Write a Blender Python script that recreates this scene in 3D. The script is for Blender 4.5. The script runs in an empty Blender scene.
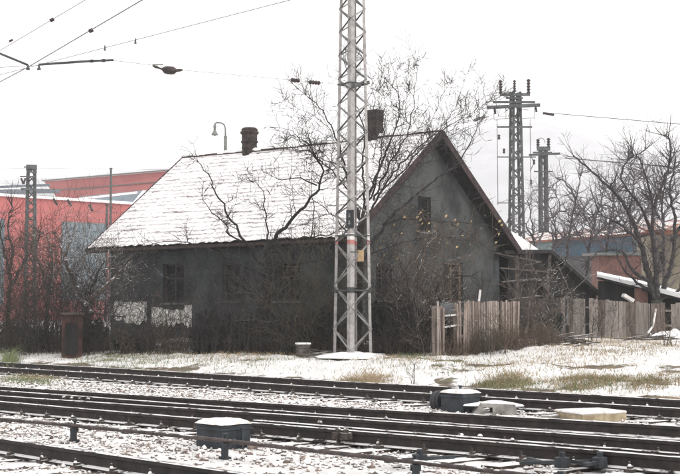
import bpy, bmesh, math, random
import numpy as np
from mathutils import Vector, Matrix
from mathutils.geometry import tessellate_polygon
R = math.radians
SC = bpy.context.scene
COL = SC.collection
# ------------------------------------------------------------------ camera
F, HZ, CH = 1350.0, 311.0, 1.47          # focal length in photo pixels, horizon row, eye height
TILT = math.atan((HZ - 237.0) / F)
cd = bpy.data.cameras.new('camera')
cam = bpy.data.objects.new('camera', cd)
COL.objects.link(cam)
cam.location = (0, 0, CH)
cam.rotation_euler = (math.pi / 2 + TILT, 0, 0)
cd.sensor_width = 36.0
cd.lens = 36.0 * F / 680.0
cd.clip_start = 0.1
cd.clip_end = 5000
SC.camera = cam
# ------------------------------------------------------------------ sky and sun
SUN_EL, SUN_AZ = 28.0, 130.0            # azimuth clockwise from +Y: behind the camera, to the right
w = bpy.data.worlds.new('World')
SC.world = w
w.use_nodes = True
nt = w.node_tree
for n in list(nt.nodes):
    nt.nodes.remove(n)
sky = nt.nodes.new('ShaderNodeTexSky')
sky.sky_type = 'NISHITA'
sky.sun_disc = False
sky.sun_elevation = R(SUN_EL)
sky.sun_rotation = R(SUN_AZ)
sky.air_density = 1.0
sky.dust_density = 4.0
hs = nt.nodes.new('ShaderNodeHueSaturation')
hs.inputs['Saturation'].default_value = 0.10
cloud = nt.nodes.new('ShaderNodeMixRGB')   # a closed cloud deck over the sky
cloud.inputs[0].default_value = 0.80
cloud.inputs[2].default_value = (9.25, 9.05, 8.95, 1)
bg = nt.nodes.new('ShaderNodeBackground')
bg.inputs['Strength'].default_value = 0.15
wo = nt.nodes.new('ShaderNodeOutputWorld')
nt.links.new(sky.outputs[0], hs.inputs['Color'])
nt.links.new(hs.outputs[0], cloud.inputs[1])
nt.links.new(cloud.outputs[0], bg.inputs['Color'])
nt.links.new(bg.outputs[0], wo.inputs['Surface'])
sl = bpy.data.lights.new('sun', 'SUN')
sl.energy = 1.0
sl.angle = R(14)
sl.color = (1.0, 0.95, 0.88)
sun = bpy.data.objects.new('sun', sl)
COL.objects.link(sun)
sd = Vector((math.sin(R(SUN_AZ)) * math.cos(R(SUN_EL)), math.cos(R(SUN_AZ)) * math.cos(R(SUN_EL)), math.sin(R(SUN_EL))))
sun.rotation_euler = (-sd).to_track_quat('-Z', 'Y').to_euler()
SC.view_settings.view_transform = 'Standard'
SC.view_settings.look = 'None'
SC.view_settings.exposure = 0.32
SC.view_settings.gamma = 1.0
SC.view_settings.use_curve_mapping = False
SC.cycles.max_bounces = 6
SC.cycles.volume_bounces = 3
# ------------------------------------------------------------------ places
TA = R(41.8)
CA, SA = math.cos(TA), math.sin(TA)      # the railway: p = distance across it, s = distance along it


def ps(p, s, z=0.0):
    return Vector((p * CA - s * SA, p * SA + s * CA, z))


def sstep(a, b, x):
    t = np.clip((np.asarray(x, float) - a) / (b - a), 0, 1)
    return t * t * (3 - 2 * t)


_r = np.random.default_rng(3)
NT = _r.random((256, 256))


def vnoise(x, y):
    x = np.asarray(x, float); y = np.asarray(y, float)
    xi = np.floor(x).astype(int); yi = np.floor(y).astype(int)
    fx = x - xi; fy = y - yi
    fx = fx * fx * (3 - 2 * fx); fy = fy * fy * (3 - 2 * fy)
    a = NT[xi % 256, yi % 256]; b = NT[(xi + 1) % 256, yi % 256]
    c = NT[xi % 256, (yi + 1) % 256]; d = NT[(xi + 1) % 256, (yi + 1) % 256]
    return (a * (1 - fx) + b * fx) * (1 - fy) + (c * (1 - fx) + d * fx) * fy - .5


def gz(x, y):
    x = np.asarray(x, float); y = np.asarray(y, float)
    p = x * CA + y * SA
    z = 0.25 * sstep(18.3, 22.5, p) + 0.23 * sstep(23.5, 27, p)
    bank = sstep(17.5, 19.5, p)
    z = z + (vnoise(x * .9, y * .9) * .12 + vnoise(x * 3.1, y * 3.1) * .07 + vnoise(x * 9, y * 9) * .03) * (0.12 + 0.88 * bank)
    z = z + vnoise(x * 15, y * 15) * .022
    z = z - 0.004 * (1 - bank)
    return z


def G(x, y):
    return float(gz(x, y))


def P(px, py, Y):
    """point seen at photo pixel (px, py) when it stands Y metres in front of the camera"""
    v = (237.0 - py) / F
    t = math.tan(TILT + math.atan(v))
    d = 1.0 / math.cos(TILT) if False else 1.0
    # exact ray of the tilted camera
    ux, uy, uz = (px - 340.0) / F, math.cos(TILT) - v * math.sin(TILT), math.sin(TILT) + v * math.cos(TILT)
    k = Y / uy
    return Vector((ux * k, Y, CH + uz * k))


def PX(px, Y):
    return P(px, HZ, Y).x


# ------------------------------------------------------------------ mesh helper
class MB:
    def __init__(self):
        self.v = []; self.f = []; self.m = []; self.mi = 0

    def add(self, vs, fs):
        b = len(self.v)
        self.v.extend([tuple(a) for a in vs])
        for f in fs:
            self.f.append(tuple(i + b for i in f)); self.m.append(self.mi)

    def box(self, c, size, rot=0.0, tilt=None):
        M = Matrix.Rotation(rot, 3, 'Z')
        if tilt is not None:
            M = M @ tilt
        sx, sy, sz = [a / 2 for a in size]
        c = Vector(c)
        vs = [c + M @ Vector((x * sx, y * sy, z * sz)) for x in (-1, 1) for y in (-1, 1) for z in (-1, 1)]
        self.add(vs, [(0, 1, 3, 2), (4, 6, 7, 5), (0, 4, 5, 1), (2, 3, 7, 6), (0, 2, 6, 4), (1, 5, 7, 3)])

    def bar(self, a, b, w, h=None, up=Vector((0, 0, 1))):
        a = Vector(a); b = Vector(b); h = h or w
        d = (b - a).normalized()
        if abs(d.dot(up)) > .98:
            up = Vector((0, 1, 0))
        x = d.cross(up).normalized(); y = x.cross(d)
        vs = []
        for q in (a, b):
            for sx, sy in ((-1, -1), (1, -1), (1, 1), (-1, 1)):
                vs.append(q + x * sx * w / 2 + y * sy * h / 2)
        self.add(vs, [(3, 2, 1, 0), (4, 5, 6, 7), (0, 1, 5, 4), (1, 2, 6, 5), (2, 3, 7, 6), (3, 0, 4, 7)])

    def tube(self, pts, rad, k=6, cap=True):
        pts = [Vector(p) for p in pts]
        n = len(pts)
        if not hasattr(rad, '__len__'):
            rad = [rad] * n
        b = len(self.v)
        prev = None
        for i, p in enumerate(pts):
            d = (pts[min(i + 1, n - 1)] - pts[max(i - 1, 0)])
            if d.length < 1e-9:
                d = Vector((0, 0, 1))
            d.normalize()
            if prev is None:
                up = Vector((0, 0, 1)) if abs(d.z) < .9 else Vector((1, 0, 0))
                x = d.cross(up).normalized()
            else:
                x = prev - d * prev.dot(d)
                x = x.normalized() if x.length > 1e-6 else d.orthogonal().normalized()
            prev = x
            y = d.cross(x)
            for j in range(k):
                a = 2 * math.pi * j / k
                q = p + (x * math.cos(a) + y * math.sin(a)) * rad[i]
                self.v.append((q.x, q.y, q.z))
        for i in range(n - 1):
            for j in range(k):
                j2 = (j + 1) % k
                self.f.append((b + i * k + j, b + i * k + j2, b + (i + 1) * k + j2, b + (i + 1) * k + j)); self.m.append(self.mi)
        if cap:
            self.f.append(tuple(b + j for j in reversed(range(k)))); self.m.append(self.mi)
            self.f.append(tuple(b + (n - 1) * k + j for j in range(k))); self.m.append(self.mi)

    def lathe(self, c, prof, k=16):
        c = Vector(c); b = len(self.v)
        for r, z in prof:
            for j in range(k):
                a = 2 * math.pi * j / k
                self.v.append((c.x + r * math.cos(a), c.y + r * math.sin(a), c.z + z))
        n = len(prof)
        for i in range(n - 1):
            for j in range(k):
                j2 = (j + 1) % k
                self.f.append((b + i * k + j, b + i * k + j2, b + (i + 1) * k + j2, b + (i + 1) * k + j)); self.m.append(self.mi)
        self.f.append(tuple(b + j for j in reversed(range(k)))); self.m.append(self.mi)
        self.f.append(tuple(b + (n - 1) * k + j for j in range(k))); self.m.append(self.mi)

    def poly(self, outer, holes, off):
        """a flat polygon with holes given thickness by the vector off"""
        off = Vector(off)
        loops = [[Vector(p) for p in outer]] + [[Vector(p) for p in h] for h in holes]
        flat = [p for l in loops for p in l]
        tris = tessellate_polygon(loops)
        n = len(flat)
        fs = [tuple(t) for t in tris] + [tuple(i + n for i in reversed(t)) for t in tris]
        o = 0
        for l in loops:
            m = len(l)
            for i in range(m):
                fs.append((o + i, o + (i + 1) % m, o + (i + 1) % m + n, o + i + n))
            o += m
        self.add(flat + [p + off for p in flat], fs)

    def build(self, name, mats, parent=None, smooth=False, bevel=0):
        me = bpy.data.meshes.new(name)
        me.from_pydata(self.v, [], self.f)
        if not isinstance(mats, (list, tuple)):
            mats = [mats]
        for m in mats:
            me.materials.append(m)
        if len(mats) > 1:
            me.polygons.foreach_set('material_index', self.m)
        if smooth:
            me.polygons.foreach_set('use_smooth', [True] * len(me.polygons))
        bm = bmesh.new(); bm.from_mesh(me)
        if len(bm.faces) < 20000:
            bmesh.ops.recalc_face_normals(bm, faces=bm.faces)
        bm.to_mesh(me); bm.free()
        me.update()
        o = bpy.data.objects.new(name, me)
        COL.objects.link(o)
        if parent is not None:
            o.parent = parent
            o.matrix_parent_inverse = Matrix.Translation(-parent.location)
        if bevel:
            b = o.modifiers.new('bevel', 'BEVEL'); b.width = bevel; b.segments = 2; b.limit_method = 'ANGLE'
        return o


def tag(o, label, cat=None, group=None, kind=None):
    if label: o['label'] = label
    if cat: o['category'] = cat
    if group: o['group'] = group
    if kind: o['kind'] = kind
    return o


def thing(name, loc, label, cat, group=None):
    o = bpy.data.objects.new(name, None)
    COL.objects.link(o)
    o.location = loc
    o.empty_display_size = .3
    return tag(o, label, cat, group)


# ------------------------------------------------------------------ materials
def mat(name, col, col2=None, rough=.8, scale=4.0, detail=5, snow=0.0, snow_scale=3.0, metal=0.0, bump=0.0, bscale=30.0,
        stretch=(1, 1, 1), spec=.3, thr=(.42, .62), snow_lo=.45):
    """procedural paint / wood / stone; snow > 0 lets broken snow lie on the upward faces"""
    m = bpy.data.materials.new(name)
    m.use_nodes = True
    t = m.node_tree; N = t.nodes; L = t.links
    b = N['Principled BSDF']
    b.inputs['Roughness'].default_value = rough
    b.inputs['Metallic'].default_value = metal
    b.inputs['Specular IOR Level'].default_value = spec
    tc = N.new('ShaderNodeTexCoord')
    mp = N.new('ShaderNodeMapping'); mp.inputs['Scale'].default_value = stretch
    L.new(tc.outputs['Object'], mp.inputs[0])
    nz = N.new('ShaderNodeTexNoise'); nz.inputs['Scale'].default_value = scale; nz.inputs['Detail'].default_value = detail
    nz.inputs['Roughness'].default_value = .65
    L.new(mp.outputs[0], nz.inputs['Vector'])
    rp = N.new('ShaderNodeValToRGB')
    rp.color_ramp.elements[0].position = thr[0]; rp.color_ramp.elements[1].position = thr[1]
    c2 = col2 or tuple(c * .6 for c in col)
    rp.color_ramp.elements[0].color = (*c2, 1); rp.color_ramp.elements[1].color = (*col, 1)
    L.new(nz.outputs[0], rp.inputs[0])
    out = rp.outputs[0]
    if snow:
        g = N.new('ShaderNodeNewGeometry')
        sx = N.new('ShaderNodeSeparateXYZ'); L.new(g.outputs['Normal'], sx.inputs[0])
        m1 = N.new('ShaderNodeMapRange'); m1.inputs[1].default_value = snow_lo; m1.inputs[2].default_value = snow_lo + .25
        L.new(sx.outputs['Z'], m1.inputs[0])
        n2 = N.new('ShaderNodeTexNoise'); n2.inputs['Scale'].default_value = snow_scale; n2.inputs['Detail'].default_value = 6
        n2.inputs['Roughness'].default_value = .7
        L.new(g.outputs['Position'], n2.inputs['Vector'])
        m2 = N.new('ShaderNodeMapRange')
        c = .5 + (.5 - snow) * .5
        m2.inputs[1].default_value = c - .04; m2.inputs[2].default_value = c + .04
        L.new(n2.outputs[0], m2.inputs[0])
        mu = N.new('ShaderNodeMath'); mu.operation = 'MULTIPLY'
        L.new(m1.outputs[0], mu.inputs[0]); L.new(m2.outputs[0], mu.inputs[1])
        mx = N.new('ShaderNodeMixRGB')
        L.new(mu.outputs[0], mx.inputs[0]); L.new(out, mx.inputs[1]); mx.inputs[2].default_value = (.78, .775, .77, 1)
        out = mx.outputs[0]
    L.new(out, b.inputs['Base Color'])
    if bump:
        n3 = N.new('ShaderNodeTexNoise'); n3.inputs['Scale'].default_value = bscale; n3.inputs['Detail'].default_value = 4
        L.new(mp.outputs[0], n3.inputs['Vector'])
        bp = N.new('ShaderNodeBump'); bp.inputs['Strength'].default_value = bump; bp.inputs['Distance'].default_value = .02
        L.new(n3.outputs[0], bp.inputs['Height']); L.new(bp.outputs[0], b.inputs['Normal'])
    return m


M = {}
M['rail'] = mat('rusty_rail_steel', (.038, .028, .026), (.016, .013, .013), .7, 9, snow=.62, snow_scale=5, snow_lo=.3)
M['railtop'] = mat('worn_rail_head', (.20, .17, .17), (.09, .07, .07), .45, 7, snow=.5, snow_scale=3, metal=.2)
M['sleeper'] = mat('old_sleeper', (.06, .045, .035), (.03, .022, .018), .9, 8, snow=.82, snow_scale=3)
M['clip'] = mat('snowy_rail_clip', (.07, .055, .05), (.03, .025, .02), .8, 20, snow=.5, snow_scale=9, snow_lo=.0)
M['stone'] = mat('ballast_stone', (.26, .20, .17), (.08, .06, .055), .95, 2.5, snow=.55, snow_scale=9, snow_lo=.15)
M['boxmetal'] = mat('dark_blue_grey_cast_iron', (.035, .042, .05), (.018, .022, .026), .6, 6)
M['snow'] = mat('lying_snow', (.86, .86, .865), (.78, .78, .79), .85, 5, bump=.5, bscale=14)
M['dirtysnow'] = mat('grimy_crusted_snow', (.80, .78, .76), (.50, .43, .37), .9, 7, 8, bump=.9, bscale=25, thr=(.34, .52))
M['rod'] = mat('rusty_rod', (.09, .07, .065), (.04, .03, .03), .6, 8, snow=.35, snow_scale=6, snow_lo=.5)
M['woodcover'] = mat('yellow_wood_cover', (.42, .35, .24), (.25, .20, .13), .8, 6, snow=.9, snow_scale=2, snow_lo=.5)
M['concrete'] = mat('weathered_concrete', (.28, .27, .25), (.15, .14, .13), .9, 6, snow=.7, snow_scale=3, snow_lo=.6)
M['mast'] = mat('pale_grey_mast_paint', (.35, .335, .33), (.19, .175, .17), .6, 6, thr=(.32, .56))
M['mastdark'] = mat('dark_grey_steel', (.085, .09, .09), (.04, .045, .045), .6, 5)
M['brace'] = mat('brace_paint', (.28, .27, .27), (.12, .12, .115), .6, 2.0)
M['bracedark'] = mat('tarnished_brace', (.10, .10, .095), (.05, .05, .05), .6, 2.0)
M['red'] = mat('red_band_paint', (.45, .20, .18), (.34, .14, .13), .6, 6)
M['white'] = mat('white_band_paint', (.72, .70, .68), (.55, .52, .5), .6, 6)
M['yellowbox'] = mat('ochre_box_paint', (.40, .29, .16), (.30, .21, .12), .6, 6)
M['plate'] = mat('dark_number_plate', (.02, .024, .03), (.014, .016, .02), .4, 6)
M['insul'] = mat('brown_insulator_glaze', (.06, .04, .04), (.03, .025, .025), .3, 6)
M['wire'] = mat('tarnished_wire', (.16, .15, .15), (.10, .09, .09), .5, 6)
M['pylon'] = mat('weathered_concrete_pylon', (.11, .12, .12), (.06, .065, .065), .8, 3)
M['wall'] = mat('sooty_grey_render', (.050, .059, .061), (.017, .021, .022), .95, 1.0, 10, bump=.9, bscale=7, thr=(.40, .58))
M['gable'] = mat('sunlit_sooty_gable', (.068, .073, .072), (.027, .030, .030), .95, .9, 10, bump=.9, bscale=7, thr=(.38, .58))  # same sooty render, painted lighter for the side facing the sun
M['plaster'] = mat('flaking_white_plaster', (.66, .65, .62), (.22, .21, .20), .9, 3.0, 8, thr=(.34, .47))
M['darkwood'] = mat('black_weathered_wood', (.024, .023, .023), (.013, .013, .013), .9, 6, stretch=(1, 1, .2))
M['barge'] = mat('red_brown_barge_board', (.055, .032, .033), (.022, .015, .016), .8, 5)
M['tanframe'] = mat('tan_window_frame', (.25, .20, .14), (.12, .10, .08), .8, 10)
M['olive'] = mat('olive_brown_stems', (.10, .085, .055), (.045, .04, .028), .9, 9)
M['rusty'] = mat('rusty_brown_stems', (.135, .098, .072), (.06, .045, .036), .9, 9)
M['glass'] = mat('dark_window_glass', (.012, .015, .017), (.008, .01, .012), .5, 3, spec=.05)
M['frame'] = mat('worn_window_frame', (.055, .048, .042), (.025, .022, .02), .8, 10)
M['eave'] = mat('brown_gutter', (.06, .04, .032), (.03, .022, .02), .8, 7)
M['brick'] = mat('sooty_brick', (.058, .042, .038), (.018, .016, .016), .9, 7, bump=.8, bscale=12, thr=(.4, .6))
M['slatwood'] = mat('grey_brown_slats', (.30, .245, .215), (.15, .12, .105), .9, 7, stretch=(2, 2, .3), thr=(.36, .64))
M['slatpale'] = mat('bleached_slats', (.36, .32, .29), (.22, .185, .165), .9, 7, stretch=(2, 2, .3), thr=(.36, .64))
M['slatdark'] = mat('rotten_slats', (.19, .15, .13), (.08, .065, .055), .9, 7, stretch=(2, 2, .3), thr=(.36, .64))
M['boardwood'] = mat('grey_boards', (.29, .255, .23), (.16, .14, .125), .9, 5, stretch=(2, 2, .25), thr=(.36, .64))
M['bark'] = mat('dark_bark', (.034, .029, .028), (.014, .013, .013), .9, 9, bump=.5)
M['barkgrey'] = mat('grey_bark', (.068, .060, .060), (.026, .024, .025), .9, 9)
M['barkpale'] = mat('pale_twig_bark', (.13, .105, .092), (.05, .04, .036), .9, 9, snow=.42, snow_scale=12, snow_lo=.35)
M['barkmist'] = mat('mist_paled_twigs', (.15, .135, .145), (.08, .07, .078), .9, 9)  # far twigs painted paler, the mist put into their colour
M['barkgreen'] = mat('mossy_bark', (.055, .065, .045), (.03, .034, .028), .9, 5)
M['leafy'] = mat('last_yellow_leaves', (.55, .43, .24), (.35, .25, .12), .7, 3)
M['hedge'] = mat('dark_evergreen_leaf', (.035, .045, .035), (.014, .02, .017), .8, 3)
M['grass'] = mat('dry_tan_grass', (.36, .27, .17), (.20, .17, .10), .9, .6, thr=(.35, .6))
M['greengrass'] = mat('dull_green_grass', (.16, .19, .09), (.10, .12, .06), .9, 1, thr=(.35, .6))
M['redclad'] = mat('red_cladding', (.40, .115, .11), (.33, .10, .095), .7, .25, 8, stretch=(1, 1, .12), thr=(.35, .6))
M['greyclad'] = mat('blue_grey_cladding', (.17, .22, .25), (.13, .17, .20), .6, .5)
M['palesteel'] = mat('pale_roof_sheet', (.50, .52, .52), (.36, .40, .40), .6, .25, snow=.45, snow_scale=.2)
M['bluesheet'] = mat('blue_fascia_paint', (.055, .105, .15), (.04, .075, .105), .6, 1.0)
M['teal'] = mat('faded_teal_fascia', (.20, .27, .27), (.14, .20, .20), .6, 1.0)
M['tilered'] = mat('rust_red_tiles', (.30, .12, .08), (.20, .09, .06), .8, 3, snow=.50, snow_scale=1.2, snow_lo=.2)
M['beige'] = mat('beige_render', (.36, .32, .24), (.26, .23, .17), .9, .8)
M['greyrender'] = mat('grey_shed_wall', (.15, .15, .15), (.10, .10, .10), .9, .8)
M['redbrick'] = mat('pink_brick', (.22, .115, .095), (.14, .08, .07), .9, 3)
M['rust'] = mat('rusty_sheet', (.075, .038, .030), (.03, .02, .018), .9, 4)
M['lampmetal'] = mat('grey_lamp_paint', (.20, .21, .20), (.13, .14, .13), .5, 5)
M['hill'] = mat('snowy_misted_hillside', (.35, .36, .385), (.26, .27, .29), 1, .02)  # snowy slope painted paler, part of the mist lies in this colour
M['plank'] = mat('old_plank', (.11, .095, .085), (.05, .042, .036), .9, 6, snow=.60, snow_scale=5, snow_lo=.3)


def ground_mat():
    m = bpy.data.materials.new('thin_snow_over_soil_and_ballast')
    m.use_nodes = True
    t = m.node_tree; N = t.nodes; L = t.links
    b = N['Principled BSDF']; b.inputs['Roughness'].default_value = .9; b.inputs['Specular IOR Level'].default_value = .2
    g = N.new('ShaderNodeNewGeometry')

    def noise(s, d=6, r=.65):
        n = N.new('ShaderNodeTexNoise'); n.inputs['Scale'].default_value = s; n.inputs['Detail'].default_value = d
        n.inputs['Roughness'].default_value = r
        L.new(g.outputs['Position'], n.inputs['Vector']); return n.outputs[0]

    def mapr(v, a, c):
        n = N.new('ShaderNodeMapRange'); n.inputs[1].default_value = a; n.inputs[2].default_value = c
        L.new(v, n.inputs[0]); return n.outputs[0]

    def math_(op, a, c):
        n = N.new('ShaderNodeMath'); n.operation = op
        for i, x in enumerate((a, c)):
            if isinstance(x, (int, float)): n.inputs[i].default_value = x
            else: L.new(x, n.inputs[i])
        return n.outputs[0]

    def mix(f, a, c):
        n = N.new('ShaderNodeMixRGB')
        if isinstance(f, (int, float)): n.inputs[0].default_value = f
        else: L.new(f, n.inputs[0])
        for i, x in ((1, a), (2, c)):
            if isinstance(x, tuple): n.inputs[i].default_value = (*x, 1)
            else: L.new(x, n.inputs[i])
        return n.outputs[0]
    at = N.new('ShaderNodeAttribute'); at.attribute_name = 'bare'
    soil = mix(mapr(noise(5), .4, .6), (.085, .065, .05), (.19, .145, .115))
    soil = mix(mapr(noise(1.3), .45, .62), soil, (.13, .13, .075))
    snow = mix(mapr(noise(2.2), .35, .65), (.62, .61, .60), (.76, .755, .75))
    cov = math_('ADD', noise(6, 8, .72), math_('MULTIPLY', noise(1.1), .55))
    cov = math_('SUBTRACT', cov, at.outputs['Fac'])
    cov = mapr(cov, .25, .36)
    L.new(mix(cov, soil, snow), b.inputs['Base Color'])
    bp = N.new('ShaderNodeBump'); bp.inputs['Strength'].default_value = .7; bp.inputs['Distance'].default_value = .03
    L.new(noise(22, 5), bp.inputs['Height']); L.new(bp.outputs[0], b.inputs['Normal'])
    return m


def roof_mat():
    """snow lying thinly on plain tiles: the tile courses show through in broken rows"""
    m = bpy.data.materials.new('snow_covered_tiles')
    m.use_nodes = True
    t = m.node_tree; N = t.nodes; L = t.links
    b = N['Principled BSDF']; b.inputs['Roughness'].default_value = .9; b.inputs['Specular IOR Level'].default_value = .2
    at = N.new('ShaderNodeAttribute'); at.attribute_name = 'course'      # r: metres along, g: courses up
    mp = N.new('ShaderNodeMapping'); mp.inputs['Scale'].default_value = (4.2, 7.0, 1)
    L.new(at.outputs['Vector'], mp.inputs[0])
    n = N.new('ShaderNodeTexNoise'); n.inputs['Scale'].default_value = 1.0; n.inputs['Detail'].default_value = 6; n.inputs['Roughness'].default_value = .7
    L.new(mp.outputs[0], n.inputs['Vector'])
    n2 = N.new('ShaderNodeTexNoise'); n2.inputs['Scale'].default_value = .8; n2.inputs['Detail'].default_value = 4
    L.new(at.outputs['Vector'], n2.inputs['Vector'])
    sx = N.new('ShaderNodeSeparateXYZ'); L.new(at.outputs['Vector'], sx.inputs[0])
    fr = N.new('ShaderNodeMath'); fr.operation = 'FRACT'; L.new(sx.outputs[1], fr.inputs[0])
    lo = N.new('ShaderNodeMapRange'); lo.inputs[1].default_value = .45; lo.inputs[2].default_value = .05   # lower lip of each course
    L.new(fr.outputs[0], lo.inputs[0])
    a = N.new('ShaderNodeMath'); a.operation = 'MULTIPLY_ADD'; a.inputs[1].default_value = .14
    L.new(lo.outputs[0], a.inputs[0]); L.new(n.outputs[0], a.inputs[2])
    a2 = N.new('ShaderNodeMath'); a2.operation = 'MULTIPLY_ADD'; a2.inputs[1].default_value = .5
    L.new(n2.outputs[0], a2.inputs[0]); L.new(a.outputs[0], a2.inputs[2])
    c = N.new('ShaderNodeMapRange'); c.inputs[1].default_value = .80; c.inputs[2].default_value = .93
    L.new(a2.outputs[0], c.inputs[0])
    mx = N.new('ShaderNodeMixRGB'); L.new(c.outputs[0], mx.inputs[0])
    mx.inputs[1].default_value = (.82, .80, .80, 1); mx.inputs[2].default_value = (.17, .14, .145, 1)
    L.new(mx.outputs[0], b.inputs['Base Color'])
    return m


# ------------------------------------------------------------------ ground
def grade(a, b, fine0, fine1, step, far_steps=22):
    mid = list(np.arange(fine0, fine1, step))
    def side(d, sg, start):
        out = []; k = step; x = 0
        while x < d:
            k = k * 1.28; x = min(x + k, d); out.append(start + sg * x)
        return out
    return np.array(sorted(set(side(fine0 - a, -1, fine0) + mid + side(b - fine1, 1, mid[-1]))))


pp = grade(-120, 1700, 5.5, 30, .075)
ss = grade(-500, 1700, 4, 44, .085)
PG, SG = np.meshgrid(pp, ss, indexing='ij')
XG = PG * CA - SG * SA; YG = PG * SA + SG * CA
ZG = gz(XG, YG)
nv = PG.size
me = bpy.data.meshes.new('ground')
ni, nj = PG.shape
idx = np.arange(nv).reshape(ni, nj)
q = np.stack([idx[:-1, :-1], idx[1:, :-1], idx[1:, 1:], idx[:-1, 1:]], -1).reshape(-1, 4)
me.vertices.add(nv); me.vertices.foreach_set('co', np.stack([XG, YG, ZG], -1).reshape(-1).astype('f4'))
me.loops.add(q.size); me.loops.foreach_set('vertex_index', q.reshape(-1).astype('i4'))
me.polygons.add(len(q)); me.polygons.foreach_set('loop_start', (np.arange(len(q)) * 4).astype('i4'))
me.polygons.foreach_set('loop_total', np.full(len(q), 4, 'i4'))
me.update()
me.polygons.foreach_set('use_smooth', np.ones(len(q), bool))
# how bare the ground is: trodden and overgrown strips keep less snow
pt = 17.9 + .8 * vnoise(XG * .3, YG * .3)
bare = .30 * np.exp(-((PG - 18.6) / .9) ** 2) + .16 * (PG > 17.8) * (PG < 25) * (1.1 + 3.2 * vnoise(XG * 1.9, YG * 1.9)) + .25 * sstep(22.3, 23.6, PG) * (1 - sstep(26, 30, PG)) * (.55 + 1.8 * vnoise(XG * 1.1, YG * 1.1))
bare += .45 * sstep(24.3, 25.8, PG) * (1 - sstep(34, 38, PG)) * (XG < 3.6)
bare += .23 * ((PG > 5) & (PG < 18))
bare += .22 * (vnoise(XG * .8 + 7, YG * .8) > .1) * (PG > 17.5) * (PG < 24)
bare -= .22 * np.exp(-((PG - 20.6 - .05 * XG) / 1.0) ** 2)
aa = me.attributes.new('bare', 'FLOAT', 'POINT'); aa.data.foreach_set('value', bare.reshape(-1).astype('f4'))
me.materials.append(ground_mat())
ground = bpy.data.objects.new('ground', me); COL.objects.link(ground)
tag(ground, 'thin patchy snow over ballast and rough soil', kind='structure')

# ------------------------------------------------------------------ hill
HD = 2100.0
mb = MB()
ridge = [(-420, 215), (-150, 190), (60, 180), (200, 168), (330, 150), (430, 136), (500, 129), (540, 128), (580, 137), (629, 150), (665, 158), (720, 150), (800, 140), (950, 160), (1150, 200)]
rows = 9
for k in range(rows):
    t = k / (rows - 1)
    for (a, b) in ridge:
        top = P(a, b, HD)
        jx = 42 * math.sin(a * .05 + k * 1.7); jz = 9 * math.sin(a * .11 + k * 2.3) * (1 - t)
        Y = HD * (.6 + .4 * t)
        mb.v.append((top.x * Y / HD + jx * (1 - t) * t, Y, (top.z) * (math.sin(t * math.pi / 2) ** 1.2) + jz * (t > 0) - .5))
for (a, b) in ridge:
    top = P(a, b, HD); mb.v.append((top.x * 1.3, HD * 1.3, -.5))
n = len(ridge)
for k in range(rows):
    for i in range(n - 1):
        mb.f.append((k * n + i, k * n + i + 1, (k + 1) * n + i + 1, (k + 1) * n + i)); mb.m.append(0)
h = mb.build('hill', M['hill'], smooth=True)
tag(h, 'wooded hillside fading into white mist', kind='structure')

# ------------------------------------------------------------------ railway tracks
PROF = [(-.065, 0), (.065, 0), (.065, .012), (.012, .028), (.010, .105), (.034, .118), (.034, .150), (.026, .156), (-.026, .156), (-.034, .150), (-.034, .118), (-.010, .105), (-.012, .028), (-.065, .012)]


def rail(a, b, name, parent, z=.03, taper=False, n=1):
    """a vignole rail from a=(p,s) to b=(p,s)"""
    A = ps(*a); B = ps(*b)
    d = (B - A).normalized(); x = Vector((d.y, -d.x, 0))
    mb = MB()
    k = len(PROF); pts = []
    N_ = max(2, int((B - A).length / 2.5))
    for i in range(N_ + 1):
        c = A.lerp(B, i / N_)
        wz = .005 * math.sin(i * 1.3 + a[0] * 3)
        sc = 1 if not taper else min(1, .25 + i / N_ * 4)
        for (u, v) in PROF:
            pts.append(c + x * u * sc + Vector((0, 0, z + v + wz)))
    mb.v = [tuple(p) for p in pts]
    for i in range(N_):
        for j in range(k):
            j2 = (j + 1) % k
            mb.f.append((i * k + j, i * k + j2, (i + 1) * k + j2, (i + 1) * k + j))
            mb.m.append(1 if j == 7 else 0)
    mb.f.append(tuple(reversed(range(k)))); mb.m.append(0)
    mb.f.append(tuple(range(N_ * k, N_ * k + k))); mb.m.append(0)
    return mb.build(name, [M['rail'], M['railtop']], parent)


def link_copy(o, parent, loc, rotz=0):
    c = o.copy(); COL.objects.link(c); c.parent = parent; c.matrix_parent_inverse = Matrix(); c.location = loc
    c.rotation_euler = (0, 0, rotz)
    return c


def clip_mesh():
    mb = MB()
    for sg in (-1, 1):
        mb.box((sg * .105, 0, .035), (.07, .09, .03))
        mb.lathe((sg * .11, 0, .045), [(.022, 0), (.022, .03), (.010, .05), (.010, .07)], 6)
        mb.box((sg * .085, .01, .065), (.05, .05, .018), 0.3)
    return mb.build('rail_clip', M['clip'])


def sleeper_mesh(L):
    mb = MB(); mb.box((0, 0, -.06), (L, .24, .15))
    for i, v in enumerate(mb.v):
        mb.v[i] = (v[0] + .01 * math.sin(i * 3.1), v[1] + .012 * math.sin(i * 5.3), v[2] + .006 * math.sin(i * 2.1))
    return mb.build('sleeper', M['sleeper'], bevel=.012)


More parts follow.
